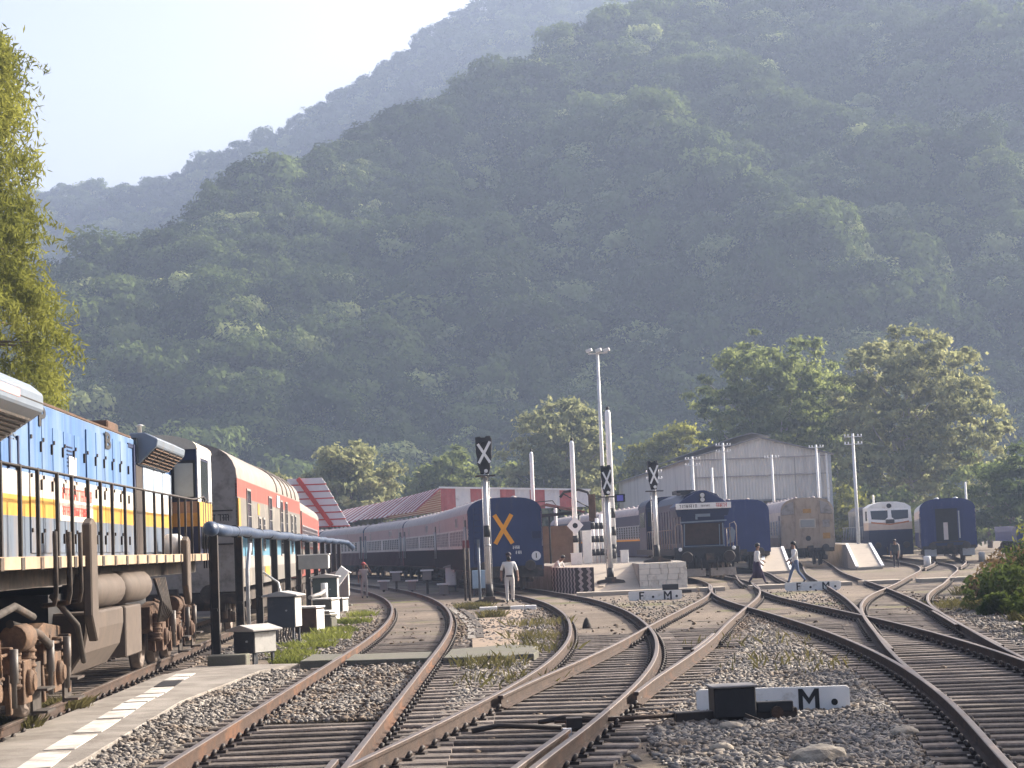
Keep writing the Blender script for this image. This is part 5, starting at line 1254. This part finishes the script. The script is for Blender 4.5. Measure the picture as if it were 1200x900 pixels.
MB().box(-2, 1.0, 3.0, 3.2, 0, 1.9).build('rear_wall', mat('ochre_wall', (.30, .20, .13), .8, .2, 2), t)
MB().prism([(-2.1, 2.45), (-.5, 2.95), (1.4, 2.5), (1.4, 2.56), (-.5, 3.03), (-2.1, 2.51)], 'y', -.3, 3.3).build('roof', mat('dull_red_roof', (.22, .09, .08), .7, .2), t)
MB().tube([(-1.9, -.1, 2.5), (-1.2, -.1, 3.1), (-.2, -.1, 3.15), (.2, -.1, 2.6)], .025, 6).build('bracket', tar, t)
t = thing('information_display', 'small blue lit board hanging beside the white posts', 'display', (5.0, 95, 3.85)); MB().box(-.35, .35, -.1, .1, 0, .4).build('board', blk, t); MB().box(-.05, .25, -.112, -.1, .06, .34).build('screen', mat('screen_blue', (.12, .12, .5), .4, .1), t); MB().cyl((-.7, 0, .2), (-.35, 0, .2), .03, 6).build('arm', tar, t)
def telegraph(label, px, d, ytop, arms=2, base=0.0, lean=0):
    p = D(px, ytop, d); t = thing('telegraph_pole', label, 'telegraph pole', (p.x, d, base), 0, 'white telegraph poles in the yard'); h = p.z-base
    MB().lathe([(0, .12), (h, .08)], (0, 0, 0), 'z', 10).build('pole', polew, t)
    for k in range(arms):
        z = h-.2-.45*k; am = MB(); am.bar((-.55, -.1, z), (.55, -.1, z), .05, .05); a = am.build('cross_arm', polew, t)
        for x in (-.5, -.3, .3, .5): MB().lathe([(.02, .025), (.07, .04), (.14, .035), (.16, .015)], (x, -.1, z), 'z', 8).build('insulator', wht2, a)
telegraph('white telegraph pole right of the shed, standing tallest before the trees', 999, 116, 508)
telegraph('white telegraph pole in front of the left part of the shed front', 811, 140, 535)
telegraph('white telegraph pole at the left corner of the tall shed gable', 847, 139, 519)
telegraph('white telegraph pole in the middle of the tall shed gable', 904, 140, 533, 1)
telegraph('white telegraph pole at the right corner of the shed', 956, 141, 521, 1)
telegraph('short white pole with insulators right of the last crossed signal', 766, 130, 550)
telegraph('white pole between the shed corner poles, above the blue locomotive', 834, 143, 548, 0)
telegraph('pale pole rising behind the blue coach with the open doorway', 1131, 150, 565, 0)
telegraph('short pale pole behind the white fronted locomotive', 1023, 160, 580, 0)

# ------------------------------------------------------------------ fouling mark boards and point machines
def fmboard(label, x0, y0, x1, y1, h, z, dark=.05):
    L_ = math.hypot(x1-x0, y1-y0); t = thing('fouling_board', label, 'marker board', (x0, y0, z), math.atan2(y1-y0, x1-x0), 'white fouling mark boards')
    c = h*.22
    MB().prism([(c, 0), (L_-c, 0), (L_, c), (L_, h-c*.4), (L_-c*.6, h), (c*.6, h), (0, h-c*.4), (0, c)], 'y', 0, .05).build('board', white, t)
    y0_, y1_ = -.008, -.001; hh = h*.43; c0 = L_*.25; zc_ = h*.5; sw_ = h*.17
    f_ = MB(); f_.prism([(c0-hh*.6, zc_-hh), (c0-hh*.6+sw_, zc_-hh), (c0-hh*.6+sw_, zc_-.1*hh), (c0+hh*.4, zc_-.1*hh), (c0+hh*.4, zc_-.1*hh+sw_*.8), (c0-hh*.6+sw_, zc_-.1*hh+sw_*.8), (c0-hh*.6+sw_, zc_+hh-sw_*.8), (c0+hh*.6, zc_+hh-sw_*.8), (c0+hh*.6, zc_+hh), (c0-hh*.6, zc_+hh)], 'y', y0_, y1_); f_.build('lettering', blk, t)
    c0 = L_*.735; w_ = hh*.95
    m_ = MB(); m_.prism([(c0-w_, zc_-hh), (c0-w_+sw_, zc_-hh), (c0-w_+sw_, zc_+hh*.35), (c0, zc_-hh*.45), (c0+w_-sw_, zc_+hh*.35), (c0+w_-sw_, zc_-hh), (c0+w_, zc_-hh), (c0+w_, zc_+hh), (c0+w_-sw_, zc_+hh), (c0, zc_+hh*.15), (c0-w_+sw_, zc_+hh), (c0-w_, zc_+hh)], 'y', y0_, y1_); m_.build('lettering', blk, t)
    for k in (.46, .90): MB().lathe([(0, h*.13), (-.01, h*.13)], (L_*k, 0, h*.38), 'y', 14).build('full_stop', blk, t)
    MB().box(.15, .25, .05, .1, -.2, h*.6).box(L_-.25, L_-.15, .05, .1, -.2, h*.6).build_each('stake', duskdk, t)
    return t
fmboard('large white board lettered F.M. behind the black point machine box', 2.06, 23.3, 3.86, 23.05, .30, -.21)
fmboard('white board lettered F M below the platform ramp', 3.75, 67.2, 5.6, 67.0, .34, -.18)
fmboard('white board lettered F M in the ballast behind the crossing, right of centre', 9.75, 71.2, 11.75, 70.8, .32, -.16)
t = thing('point_machine', 'black point machine box with rods in front of the large white board', 'point machine', (2.55, 22.2, -.2), R(4))
MB().box(-.42, .06, -.2, .2, .06, .40).build('housing', blk, t, .015); MB().box(-.45, .09, -.23, .23, .40, .425).build('lid', mat('grey_lid', (.2, .19, .18), .6, .2), t, .008)
MB().box(-.85, .55, -.1, .1, .02, .14).build('base_bar', grease, t, .01); MB().box(.08, .5, -.12, .0, .1, .22).build('motor_cover', blk, t, .01)
MB().box(-1.9, .7, -.32, -.1, -.1, .0).box(-1.9, .7, .12, .34, -.1, .0).build_each('bearer_timber', sleepm, t)
MB().cyl((-2.1, .1, .08), (-.8, .05, .1), .025, 8).build('pull_rod', railside, t); MB().cyl((-2.2, .35, .06), (-.4, .2, .1), .02, 8).build('detector_rod', railside, t)
MB().lathe([(-.03, .07), (.03, .07)], (.3, -.16, .1), 'y', 12).build('crank', railside, t); MB().bar((-.1, -.3, .1), (.12, -.35, .0), .05, .04).build('handle', grease, t)
t = thing('point_machine', 'black point machine beside the walkway, below the blue locomotive', 'point machine', (5.75, 74.0, -.15), 0)
MB().box(-.3, .3, -.2, .2, .05, .36).build('housing', blk, t, .015); MB().box(-.9, .8, -.1, .1, 0, .12).build('base_bar', grease, t)
t = thing('point_machine', 'greasy point machine on long sleepers at the right edge', 'point machine', (8.35, 26.4, -.2), R(10))
MB().box(-.5, .35, -.18, .18, .05, .25).build('housing', grease, t, .015); MB().box(-1.6, .9, -.08, .08, 0, .09).build('base_bar', grease, t)
t = thing('stretcher_rods', 'greasy black rods between the rails of the middle curving track', 'rods')
for (y, x0, x1) in ((22.4, .15, 1.25), (21.7, -.6, .4)): MB().tube([(x0, y, -.14), (x0+.3, y+.1, -.1), (x1, y, -.14)], .03, 8).build('rod', grease, t)
MB().cbox((.55, 22.0, -.12), (.18, .2, .12)).build('bracket', grease, t)
t = thing('iron_stake', 'short dark iron stake standing between the rails of the curving middle track', 'stake', (1.6, 47.5, -.2)); MB().lathe([(0, .12), (.12, .1), (.22, .06), (.28, .02)], (0, 0, 0), 'z', 8).build('stake', duskdk, t)
for i, (px, py, lb) in enumerate(((1087, 664, 'white drum shaped box in front of the blue coach with the open doorway'), (1151, 658, 'small white box right of the blue coach with the open doorway'))):
    p = G(px, py, -.17); t = thing('trackside_drum', lb, 'trackside box', (p.x, p.y, -.18), 0, 'white boxes by the right hand coaches')
    MB().lathe([(0, .2), (.55, .2), (.6, .16)], (0, 0, 0), 'z', 14).build('drum', white, t); MB().box(-.25, .25, -.25, .25, -.1, .04).build('plinth', concdk, t)

# ------------------------------------------------------------------ people
def person(label, loc, rz, Ht, pose, cols, cap=None, long_skirt=False, sex='m'):
    s = Ht/1.72; V = []; E_ = []; Rd = []; seg = []
    def vtx(p, r, parent=None, kind='s'):
        V.append(Vector(p)*s); Rd.append((r*s, r*s if not isinstance(r, tuple) else r)); i = len(V)-1
        if parent is not None: E_.append((parent, i)); seg.append((V[parent].copy(), V[i].copy(), kind))
        return i
    tilt = pose.get('tilt', 0); hipz = pose.get('hip', .92)
    def up(z, y=0, x=0):   # torso point above the hip, tilted forward (forward = -y)
        return (x, -math.sin(tilt)*z+y, hipz+math.cos(tilt)*z)
    pel = vtx((0, 0, hipz), .135, None)
    wa = vtx(up(.16), .125, pel, 's'); ch = vtx(up(.38), .15, wa, 's'); nk0 = vtx(up(.50), .09, ch, 's'); nk = vtx(up(.56), .052, nk0, 'h'); hd = vtx(up(.66, -.01), .088, nk, 'h'); hd2 = vtx(up(.745, -.005), .082, hd, 'h'); 
    vtx(up(.655, -.085), .028, hd, 'h')
    for sd in (-1, 1):
        a = pose['arm'][0 if sd < 0 else 1]
        sh = vtx(up(.45, 0, sd*.18), .068, ch, 's'); el = vtx(a[0], .045, sh, 's' if not pose.get('short') else 's'); wr = vtx(a[1], .03, el, 'h' if pose.get('short') else 's')
        d = (Vector(a[1])-Vector(a[0])).normalized(); hn = vtx(Vector(a[1])+d*.07, .032, wr, 'h')
        q = d.orthogonal().normalized()
        for k in range(4): vtx(Vector(a[1])+d*(.145+.012*(k in (1, 2)))+q*(.024*(k-1.5))+Vector((0, -.015, 0)), .009, hn, 'h')
        vtx(Vector(a[1])+d*.08-q*.06+Vector((0, -.02, 0)), .010, wr, 'h')
        l = pose['leg'][0 if sd < 0 else 1]
        hp = vtx((sd*.095, 0, hipz-.06), .098, pel, 't'); kn = vtx(l[0], .068, hp, 't'); an = vtx(l[1], .05, kn, 't')
        tx_ = vtx(Vector(l[1])+Vector(l[2]), .04, an, 'f')
    me = bpy.data.meshes.new('body'); me.from_pydata([v[:] for v in V], E_, [])
    o = bpy.data.objects.new('body', me); COL.objects.link(o)
    sk_ = o.modifiers.new('s', 'SKIN'); sk_.use_smooth_shade = True
    for i, d in enumerate(me.skin_vertices[0].data): d.radius = (Rd[i][0], Rd[i][0]); d.use_root = (i == 0)
    ss_ = o.modifiers.new('ss', 'SUBSURF'); ss_.levels = 1; ss_.render_levels = 1
    dg = bpy.context.evaluated_depsgraph_get(); nm_ = bpy.data.meshes.new_from_object(o.evaluated_get(dg))
    bpy.data.objects.remove(o); nm_.name = 'person'
    ms = [cols['shirt'], cols['trousers'], skinm, cols.get('shoe', hairm)]
    nm_.materials.clear()
    for m in ms: nm_.materials.append(m)
    def dist(p, a, b_):
        ab = b_-a; t_ = max(0, min(1, (p-a).dot(ab)/max(ab.length_squared, 1e-9))); return (p-a-ab*t_).length
    for f in nm_.polygons:
        c = f.center; best = min(seg, key=lambda q: dist(c, q[0], q[1])-.02); k = best[2]
        if k == 's' and c.z < hipz*s*.98 and abs(c.x) < .2*s and tilt < .3: k = 't'
        f.material_index = {'s': 0, 't': 1, 'h': 2, 'f': 3}[k]; f.use_smooth = True
    t = bpy.data.objects.new('person', nm_); COL.objects.link(t); t.location = loc; t.rotation_euler = (0, 0, rz); tag(t, label, 'person')
    H_ = V[hd]; H2 = V[hd2]
    bm = bmesh.new(); bmesh.ops.create_icosphere(bm, subdivisions=2, radius=.105*s)
    for v in list(bm.verts):
        if v.co.z < -.02*s and v.co.y < .02*s: v.co.z = -.015*s+.2*v.co.z
        v.co.y *= 1.08
        v.co += H_*.35+H2*.65+Vector((0, .012*s, .02*s))
    m_ = bpy.data.meshes.new('cap' if cap else 'hair'); bm.to_mesh(m_); bm.free(); m_.materials.append(cap or hairm)
    for p_ in m_.polygons: p_.use_smooth = True
    ho = bpy.data.objects.new('cap' if cap else 'hair', m_); COL.objects.link(ho); ho.parent = t
    fc = MB()
    for sx in (-1, 1): fc.lathe([(0, .012*s), (-.01*s, .008*s)], (H_.x+sx*.034*s, H_.y-.083*s, H_.z+.03*s), 'y', 8, 0)
    fc.box(H_.x-.025*s, H_.x+.025*s, H_.y-.094*s, H_.y-.075*s, H_.z-.045*s, H_.z-.035*s, 0); fc.build('eyes_and_mouth', hairm, t)
    if pose.get('mask'): MB().lathe([(-.095*s, .03*s), (-.085*s, .055*s), (-.05*s, .08*s)], (H_.x, H_.y, H_.z-.04*s), 'y', 12).build('face_mask', hairm, t)
    if long_skirt:
        sk2 = MB(); sk2.lathe([((hipz-.62)*s, .23*s), ((hipz-.3)*s, .19*s), ((hipz)*s, .15*s), ((hipz+.08)*s, .135*s)], (0, 0, 0), 'z', 16); sk2.build('skirt', cols['trousers'], t)
    if cols.get('belt'): MB().lathe([((hipz-.0)*s, .148*s), ((hipz+.05)*s, .145*s)], (0, 0, 0), 'z', 16).build('belt', cols['belt'], t)
    return t
whs = mat('white_cloth', (.62, .61, .59), .85, .05); whl = mat('offwhite_trousers', (.52, .50, .48), .85, .06); khak = mat('grey_cloth', (.40, .37, .35), .85, .08); denim = mat('denim', (.10, .14, .24), .85, .1); dkc = mat('dark_cloth', (.03, .025, .035), .85, .1)
walkA = dict(hip=.9, short=True, arm=[[(-.26, .06, 1.12), (-.27, -.02, .9)], [(.27, -.04, 1.1), (.28, -.14, .88)]], leg=[[(-.1, -.1, .5), (-.1, -.12, .09), (0, -.14, -.04)], [(.1, .0, .48), (.1, .14, .11), (0, -.13, -.06)]], mask=True)
p = G(598, 707, -.16); person('man in white shirt and trousers walking towards the camera by the signal', (p.x, p.y, -.16), R(4), 1.84, walkA, dict(shirt=whs, trousers=whl, belt=dkc), cap=dkc)
ph = dict(hip=.9, short=True, arm=[[(-.25, .02, 1.12), (-.27, -.05, .88)], [(.33, -.1, 1.2), (.17, -.14, 1.5)]], leg=[[(-.11, -.03, .48), (-.11, .02, .08), (0, -.14, -.04)], [(.11, -.03, .48), (.12, .0, .08), (0, -.14, -.04)]])
person('man in a red cap holding a phone to his ear beside the curving track', (-7.02, 87, -.18), R(12), 1.62, ph, dict(shirt=khak, trousers=khak), cap=mat('red_cap', (.42, .09, .08), .8, .1))
wk = dict(hip=.9, short=False, tilt=.08, arm=[[(-.27, .05, 1.12), (-.25, -.1, .9)], [(.27, -.12, 1.15), (.22, -.3, 1.0)]], leg=[[(-.1, -.16, .5), (-.1, -.3, .1), (0, -.14, -.02)], [(.1, .06, .5), (.1, .34, .16), (0, -.1, -.1)]])
p = G(880, 683, -.05); person('woman in a white top and dark skirt stepping over the walkway', (p.x, 79.3, -.1), R(100), 1.72, dict(wk), dict(shirt=whs, trousers=mat('dark_plum', (.035, .02, .05), .85, .1)), long_skirt=True)
p = G(922, 684, -.05); person('man in a white shirt and blue jeans striding along the walkway', ((922-600)/2250*78.6, 78.6, -.1), R(-82), 1.74, dict(wk), dict(shirt=whs, trousers=denim))
bend = dict(hip=.86, short=True, tilt=.75, arm=[[(-.22, -.42, .95), (-.2, -.5, .68)], [(.22, -.42, .95), (.2, -.5, .68)]], leg=[[(-.11, -.08, .48), (-.11, .03, .08), (0, -.14, -.04)], [(.11, -.1, .48), (.12, .02, .08), (0, -.14, -.04)]])
person('person in white bending down beside the end of the navy coach', ((639-600)/2250*86.5, 84.3, -.05), R(60), 1.7, bend, dict(shirt=whs, trousers=dkc))
t_ = person('person in dark clothes with a pale shawl stooping in front of the white locomotive', (20.9, 107, -.15), R(-20), 1.7, dict(bend, tilt=.45), dict(shirt=mat('charcoal_cloth', (.05, .055, .06), .85, .1), trousers=dkc))
MB().tube([(.12, -.28, 1.38), (.18, -.1, 1.25), (.2, -.02, .95), (.2, .0, .6)], [.03, .05, .05, .03], 8).build('shawl', khak, t_)

# ------------------------------------------------------------------ trees and plants
def tree(name, label, cat, base, h, rx, rz_, cz, n_cl, per, leaf, lm, seed, trunk=.35, group=None, clr=(.6, 1.3), shape=None, limbs=9, trm=None, drop=.0):
    rg = np.random.default_rng(seed); t = thing(name, label, cat, base, 0, group)
    cl = []
    while len(cl) < n_cl:
        d = rg.normal(size=3); d /= np.linalg.norm(d); r = rg.random()**.35
        q = np.array([d[0]*rx*r, d[1]*rx*r*.85, cz+d[2]*rz_*r])
        q[:2] *= 1+.30*noise.noise(Vector((d[0]*1.7+seed, d[1]*1.7, d[2]*1.7))); q[2] = cz+(q[2]-cz)*(1+.25*noise.noise(Vector((d[0]*1.5, seed+d[1]*1.5, d[2]))))
        if shape and not shape(q, rg): continue
        cl.append(q)
    cl = np.array(cl); rad = rg.uniform(*clr, n_cl)
    Q, nv = cluster_pts(cl, rad, per, rg, .5, np.array([0, 0, cz-rz_*.3]), True); V, f = unit_leaves(Q, rg, leaf, droop=drop, nrm=nv, nb=.75)
    rawmesh('crown', V, f, lm, t)
    tb = MB(); top = cz+rz_*.35
    tp = [(rg.normal()*.12*k, rg.normal()*.12*k, top*k/5) for k in range(6)]
    tb.tube(tp, [trunk*(1-.14*k) for k in range(6)], 9)
    idx = rg.choice(n_cl, min(limbs, n_cl), replace=False)
    for i in idx:
        q = cl[i]; k = int(np.clip(q[2]/top*3.2, 1, 4)); a = Vector(tp[k]); b_ = Vector(q)
        mid = a.lerp(b_, .5)+Vector((rg.normal()*.3, rg.normal()*.3, .25))
        tb.tube([a, mid, b_], [trunk*.42, trunk*.26, trunk*.08], 6)
    tb.build('trunk', trm or bark, t)
    return t
lm1 = leafmat('leaf_olive', (.09, .115, .05), (.43, .43, .21), .45, .3)
lm2 = leafmat('leaf_green', (.075, .11, .04), (.33, .37, .13), .45, .3)
lm3 = leafmat('leaf_dark', (.04, .065, .028), (.14, .18, .06), .4, .3)
lm4 = leafmat('leaf_yellow_olive', (.10, .115, .025), (.33, .335, .075), .45, .4)
def at(px, d): return ((px-600)/2250*d, d, 0)
palebark = mat('pale_bark', (.36, .33, .29), .9, .2, 2)
GT = 'trees behind the station'
tree('broadleaf_tree', 'tall spreading tree with layered crown, right of the shed and furthest right', 'tree', at(1062, 186), 21.5, 8.9, 10.6, 11.4, 580, 110, .25, lm1, 21, .5, GT, (.55, 1.25), limbs=16, trm=palebark)
tree('broadleaf_tree', 'tall darker tree rising directly behind the shed gable', 'tree', at(905, 196), 23, 8.0, 9.4, 13.4, 500, 110, .25, lm2, 22, .5, GT, (.55, 1.25), limbs=14, trm=palebark)
tree('broadleaf_tree', 'tree filling the gap between the two tall trees right of the shed', 'tree', at(975, 205), 20, 5.8, 8.8, 12.0, 330, 110, .25, lm2, 23, .45, GT, (.55, 1.25), limbs=10, trm=palebark)
tree('broadleaf_tree', 'rounded light green tree behind the left end of the maroon train', 'tree', at(408, 190), 13, 4.6, 5.6, 7.6, 230, 110, .25, lm1, 24, .3, GT, (.55, 1.25))
tree('broadleaf_tree', 'greyish green tree behind the middle of the canopy roof', 'tree', at(515, 214), 12.5, 4.6, 5.4, 7.8, 220, 110, .26, lm2, 25, .3, GT, (.55, 1.25))
tree('broadleaf_tree', 'broad pale green tree rising behind the white posts', 'tree', at(652, 205), 17.5, 5.6, 8.2, 9.8, 330, 110, .26, lm1, 26, .4, GT, (.8, 1.6), limbs=14, trm=palebark)
tree('broadleaf_tree', 'smaller tree left of the broad pale green one, behind the navy coach', 'tree', at(585, 216), 11, 3.6, 4.4, 6.8, 50, 150, .26, lm2, 27, .3, GT, (.7, 1.4))
tree('broadleaf_tree', 'yellow green tree top showing above the sloping shed roof', 'tree', at(778, 222), 14.6, 5.0, 5.6, 9.2, 190, 110, .26, lm4, 28, .35, GT, (.8, 1.5))
tree('broadleaf_tree', 'low dark tree behind the shed roof, left of the yellow green one', 'tree', at(718, 228), 12, 3.6, 4.6, 6.6, 50, 150, .26, lm2, 29, .3, GT, (.7, 1.4))
tree('broadleaf_tree', 'dark bushy tree at the right edge behind the coaches', 'tree', at(1182, 158), 8.6, 3.6, 4.0, 4.6, 70, 170, .22, lm3, 30, .25, GT, (.6, 1.2))
tree('broadleaf_tree', 'dark bushy tree between the blue coach and the right edge tree', 'tree', at(1150, 176), 9, 3.6, 4.2, 4.4, 60, 160, .22, lm2, 31, .25, GT, (.6, 1.2))
tree('broadleaf_tree', 'small tree peeping over the silver coach beside the striped stair', 'tree', at(325, 150), 7.2, 2.2, 2.6, 5.6, 30, 150, .2, lm1, 32, .2, GT, (.5, 1.0))
tree('broadleaf_tree', 'low thicket tree behind the white fronted locomotive', 'tree', at(1020, 178), 6, 4.5, 3.0, 3.2, 60, 150, .24, lm2, 33, .2, GT, (.7, 1.3))
tree('broadleaf_tree', 'low thicket tree right of the shed corner', 'tree', at(978, 172), 6, 3.2, 3.2, 3.0, 45, 150, .24, lm4, 34, .2, GT, (.6, 1.2))
# bamboo-like weeping tree above the left locomotive
def weeping(label, base, seed):
    rg = np.random.default_rng(seed); t = thing('weeping_tree', label, 'tree', base)
    Q = []; cl = []
    for i in range(700):
        a = rg.uniform(0, 6.28); z = rg.uniform(3.2, 17.0); r = 2.85*(1-.40*((z-5.5)/11.5)**2 if z > 5.5 else .82+.05*z)*rg.random()**.4
        r *= 1+.25*noise.noise(Vector((math.cos(a)*1.5, math.sin(a)*1.5, z*.5)))
        c = np.array([math.cos(a)*r, math.sin(a)*r, z]); out = np.array([math.cos(a), math.sin(a), 0])
        ln = rg.uniform(.5, 1.1); k = rg.random(170)
        pts = c+out*(k[:, None]*ln*.8)-np.array([0, 0, 1])*(k[:, None]**1.8*ln*1.1)+rg.normal(size=(170, 3))*np.array([.16, .16, .14])
        Q.append(pts); cl.append(c)
    for i in range(40):                      # loose sprays sticking out
        a = rg.uniform(0, 6.28); z = rg.uniform(4, 16.5); r = 2.8*(1-.40*((z-5.5)/11.5)**2 if z > 5.5 else .85)
        c = np.array([math.cos(a)*r, math.sin(a)*r, z]); out = np.array([math.cos(a), math.sin(a), .3]); k = rg.random(60)
        Q.append(c+out*(k[:, None]*1.2)-np.array([0, 0, .8])*(k[:, None]**2)+rg.normal(size=(60, 3))*.05)
    Q = np.concatenate(Q); V, f = unit_leaves(Q, rg, .11, droop=1.2, asp=.22)
    rawmesh('crown', V, f, lm4, t)
    tb = MB(); tb.tube([(0, 0, 0), (.1, 0, 5), (0, .1, 11), (.1, 0, 16)], [.35, .28, .16, .05], 8)
    for i in range(0, 620, 12): q = Vector(cl[i]); tb.tube([(0, 0, max(1, q.z-1.6)), Vector((q.x*.55, q.y*.55, q.z+.1)), q], [.07, .05, .02], 5)
    tb.build('trunk', bark, t)
weeping('tall weeping yellow green tree behind the left locomotive', (-15.55, 52, 0), 41)
# trees beyond the right edge of the yard that shade the foreground
for i, (x, y, h) in enumerate(((19.5, 30, 8.0), (24.5, 39, 9.0), (19.0, 21, 8.0), (27.0, 30, 9.5))):
    tree('broadleaf_tree', ['spreading tree beside the yard, nearest the tracks', 'spreading tree beside the yard behind the embankment', 'spreading tree beside the yard, close to the camera', 'spreading tree beside the yard, furthest back'][i], 'tree', (x, y, 0), h+3, 3.9, 3.4, h, 42, 120, .26, lm2, 60+i, .3, 'trees beside the yard', (.6, 1.3))
# weeds on the right bank, each bush a thing
def bush(label, base, r, h, lm, seed, n=14, per=110, leaf=.085, asp=.4):
    rg = np.random.default_rng(seed); t = thing('weed_bush', label, 'bush', base, 0, 'weeds on the right hand bank')
    c = np.stack([rg.normal(size=n)*r*.5, rg.normal(size=n)*r*.5, h*(.25+.7*rg.random(n))], 1)
    Q, nv = cluster_pts(c, np.full(n, r*.42), per, rg, .8); Q[:, 2] = np.abs(Q[:, 2]); V, f = unit_leaves(Q, rg, leaf, .3, asp); rawmesh('foliage', V, f, lm, t)
    sm = MB()
    for q in c[:10]: sm.tube([(q[0]*.2, q[1]*.2, -.05), (q[0]*.7, q[1]*.7, q[2]*.6), tuple(q)], [.02, .015, .006], 5)
    sm.build('stem', mat('weed_stem', (.16, .12, .06), .9, .2), t)
    return t
drym = leafmat('leaf_dry_brown', (.10, .065, .032), (.24, .17, .085), .3, .8)
weedm = leafmat('leaf_weed', (.03, .05, .015), (.12, .15, .04), .35, .8)
bl = [('leafy green weed bush nearest the right edge of the photo', 12.3, 43, .9, .9, weedm), ('dark leafy weed bush cut by the right edge, closest to the rails', 10.9, 39.2, .8, .8, weedm), ('low spreading weed in front of the other bushes at the right edge', 10.2, 36.2, .6, .45, weedm), ('broad green weed bush on the bank above the rails', 12.2, 48, 1.0, 1.0, weedm), ('dark green weed bush at the right edge below the dry brown ones', 14.2, 50, 1.1, 1.2, weedm),
      ('dry brown bush on the crest of the bank', 15.6, 57, 1.1, 1.2, drym), ('dry brown bush leaning over the gravel', 15.1, 61, 1.0, .9, drym), ('green bush among the dry brown ones at the right edge', 17.0, 60, 1.2, 1.5, weedm), ('tall yellowish bush at the right edge of the bank', 18.6, 66, 1.3, 1.6, lm4),
      ('dry brown bush at the far end of the bank', 18.4, 71, 1.1, 1.1, drym), ('low green bush where the walkway meets the bank', 17.6, 67.5, .8, .7, weedm), ('small green weed at the foot of the bank near the rails', 11.3, 45.5, .5, .45, weedm), ('small dry weed at the foot of the bank', 13.3, 54, .55, .5, drym), ('tall green bush furthest along the bank', 21.5, 77, 1.4, 1.8, lm2), ('round green bush behind the blue wagon', 31, 106, 1.6, 1.9, lm2)]
for i, (lb, x, y, r, h, m) in enumerate(bl): bush(lb, (x, y, gz(x, y)-.03), r, h, m, 80+i)
# grass and low weeds, one object each kind
def blades(name, label, spots, m, hmin, hmax, seed):
    rg = np.random.default_rng(seed); Vs = []; n = 0
    for (x, y, r, k) in spots:
        a = rg.random(k)*6.28; rr = r*rg.random(k)**.6; px, py = x+np.cos(a)*rr, y+np.sin(a)*rr*1.6
        hh = rg.uniform(hmin, hmax, k); ang = rg.random(k)*6.28; w = rg.uniform(.008, .02, k); ln = rg.normal(size=(k, 2))*.5*hh[:, None]
        gz_ = np.array([gz(u, v) for u, v in zip(px, py)])
        dx, dy = np.cos(ang)*w, np.sin(ang)*w
        V = np.stack([np.c_[px-dx, py-dy, gz_-.02], np.c_[px+dx, py+dy, gz_-.02], np.c_[px+ln[:, 0]*.5+dx*.6, py+ln[:, 1]*.5+dy*.6, gz_+hh*.65], np.c_[px+ln[:, 0], py+ln[:, 1], gz_+hh]], 1)
        Vs.append(V.reshape(-1, 3)); n += k
    return stuff(rawmesh(name, np.concatenate(Vs), np.arange(4*n).reshape(n, 4), m), label, 'grass')
grm = leafmat('grass_green', (.10, .12, .03), (.25, .27, .07), .4, .5)
grd = leafmat('grass_olive', (.07, .07, .03), (.16, .14, .06), .35, .5)
blades('grass', 'bright green grass growing beside the relay boxes', [(-4.75, 40, .5, 500), (-4.8, 43.5, .6, 900), (-4.75, 47, .6, 900), (-4.9, 50.5, .6, 700), (-5.0, 57, .6, 800), (-5.2, 63, .5, 500), (-4.6, 37.8, .35, 350)], grm, .05, .2, 1)
blades('low_weeds', 'olive weeds between the rails and along the crossing path', [(.3, 38.5, .8, 320), (-.6, 34.2, .7, 260), (-.3, 30, .9, 160), (.35, 43, .7, 200), (.5, 50, .9, 200), (-6.45, 24.5, .3, 700), (-6.5, 27.5, .3, 800), (4.4, 31, 1.3, 110), (4.7, 38, 1.6, 110), (-1.6, 66, .6, 900), (-.9, 57, .4, 600), (13, 50, 2.2, 3000), (16, 60, 2.5, 3000), (19, 70, 2.5, 2500), (11.6, 42, 1.0, 1800)], grd, .05, .26, 2)
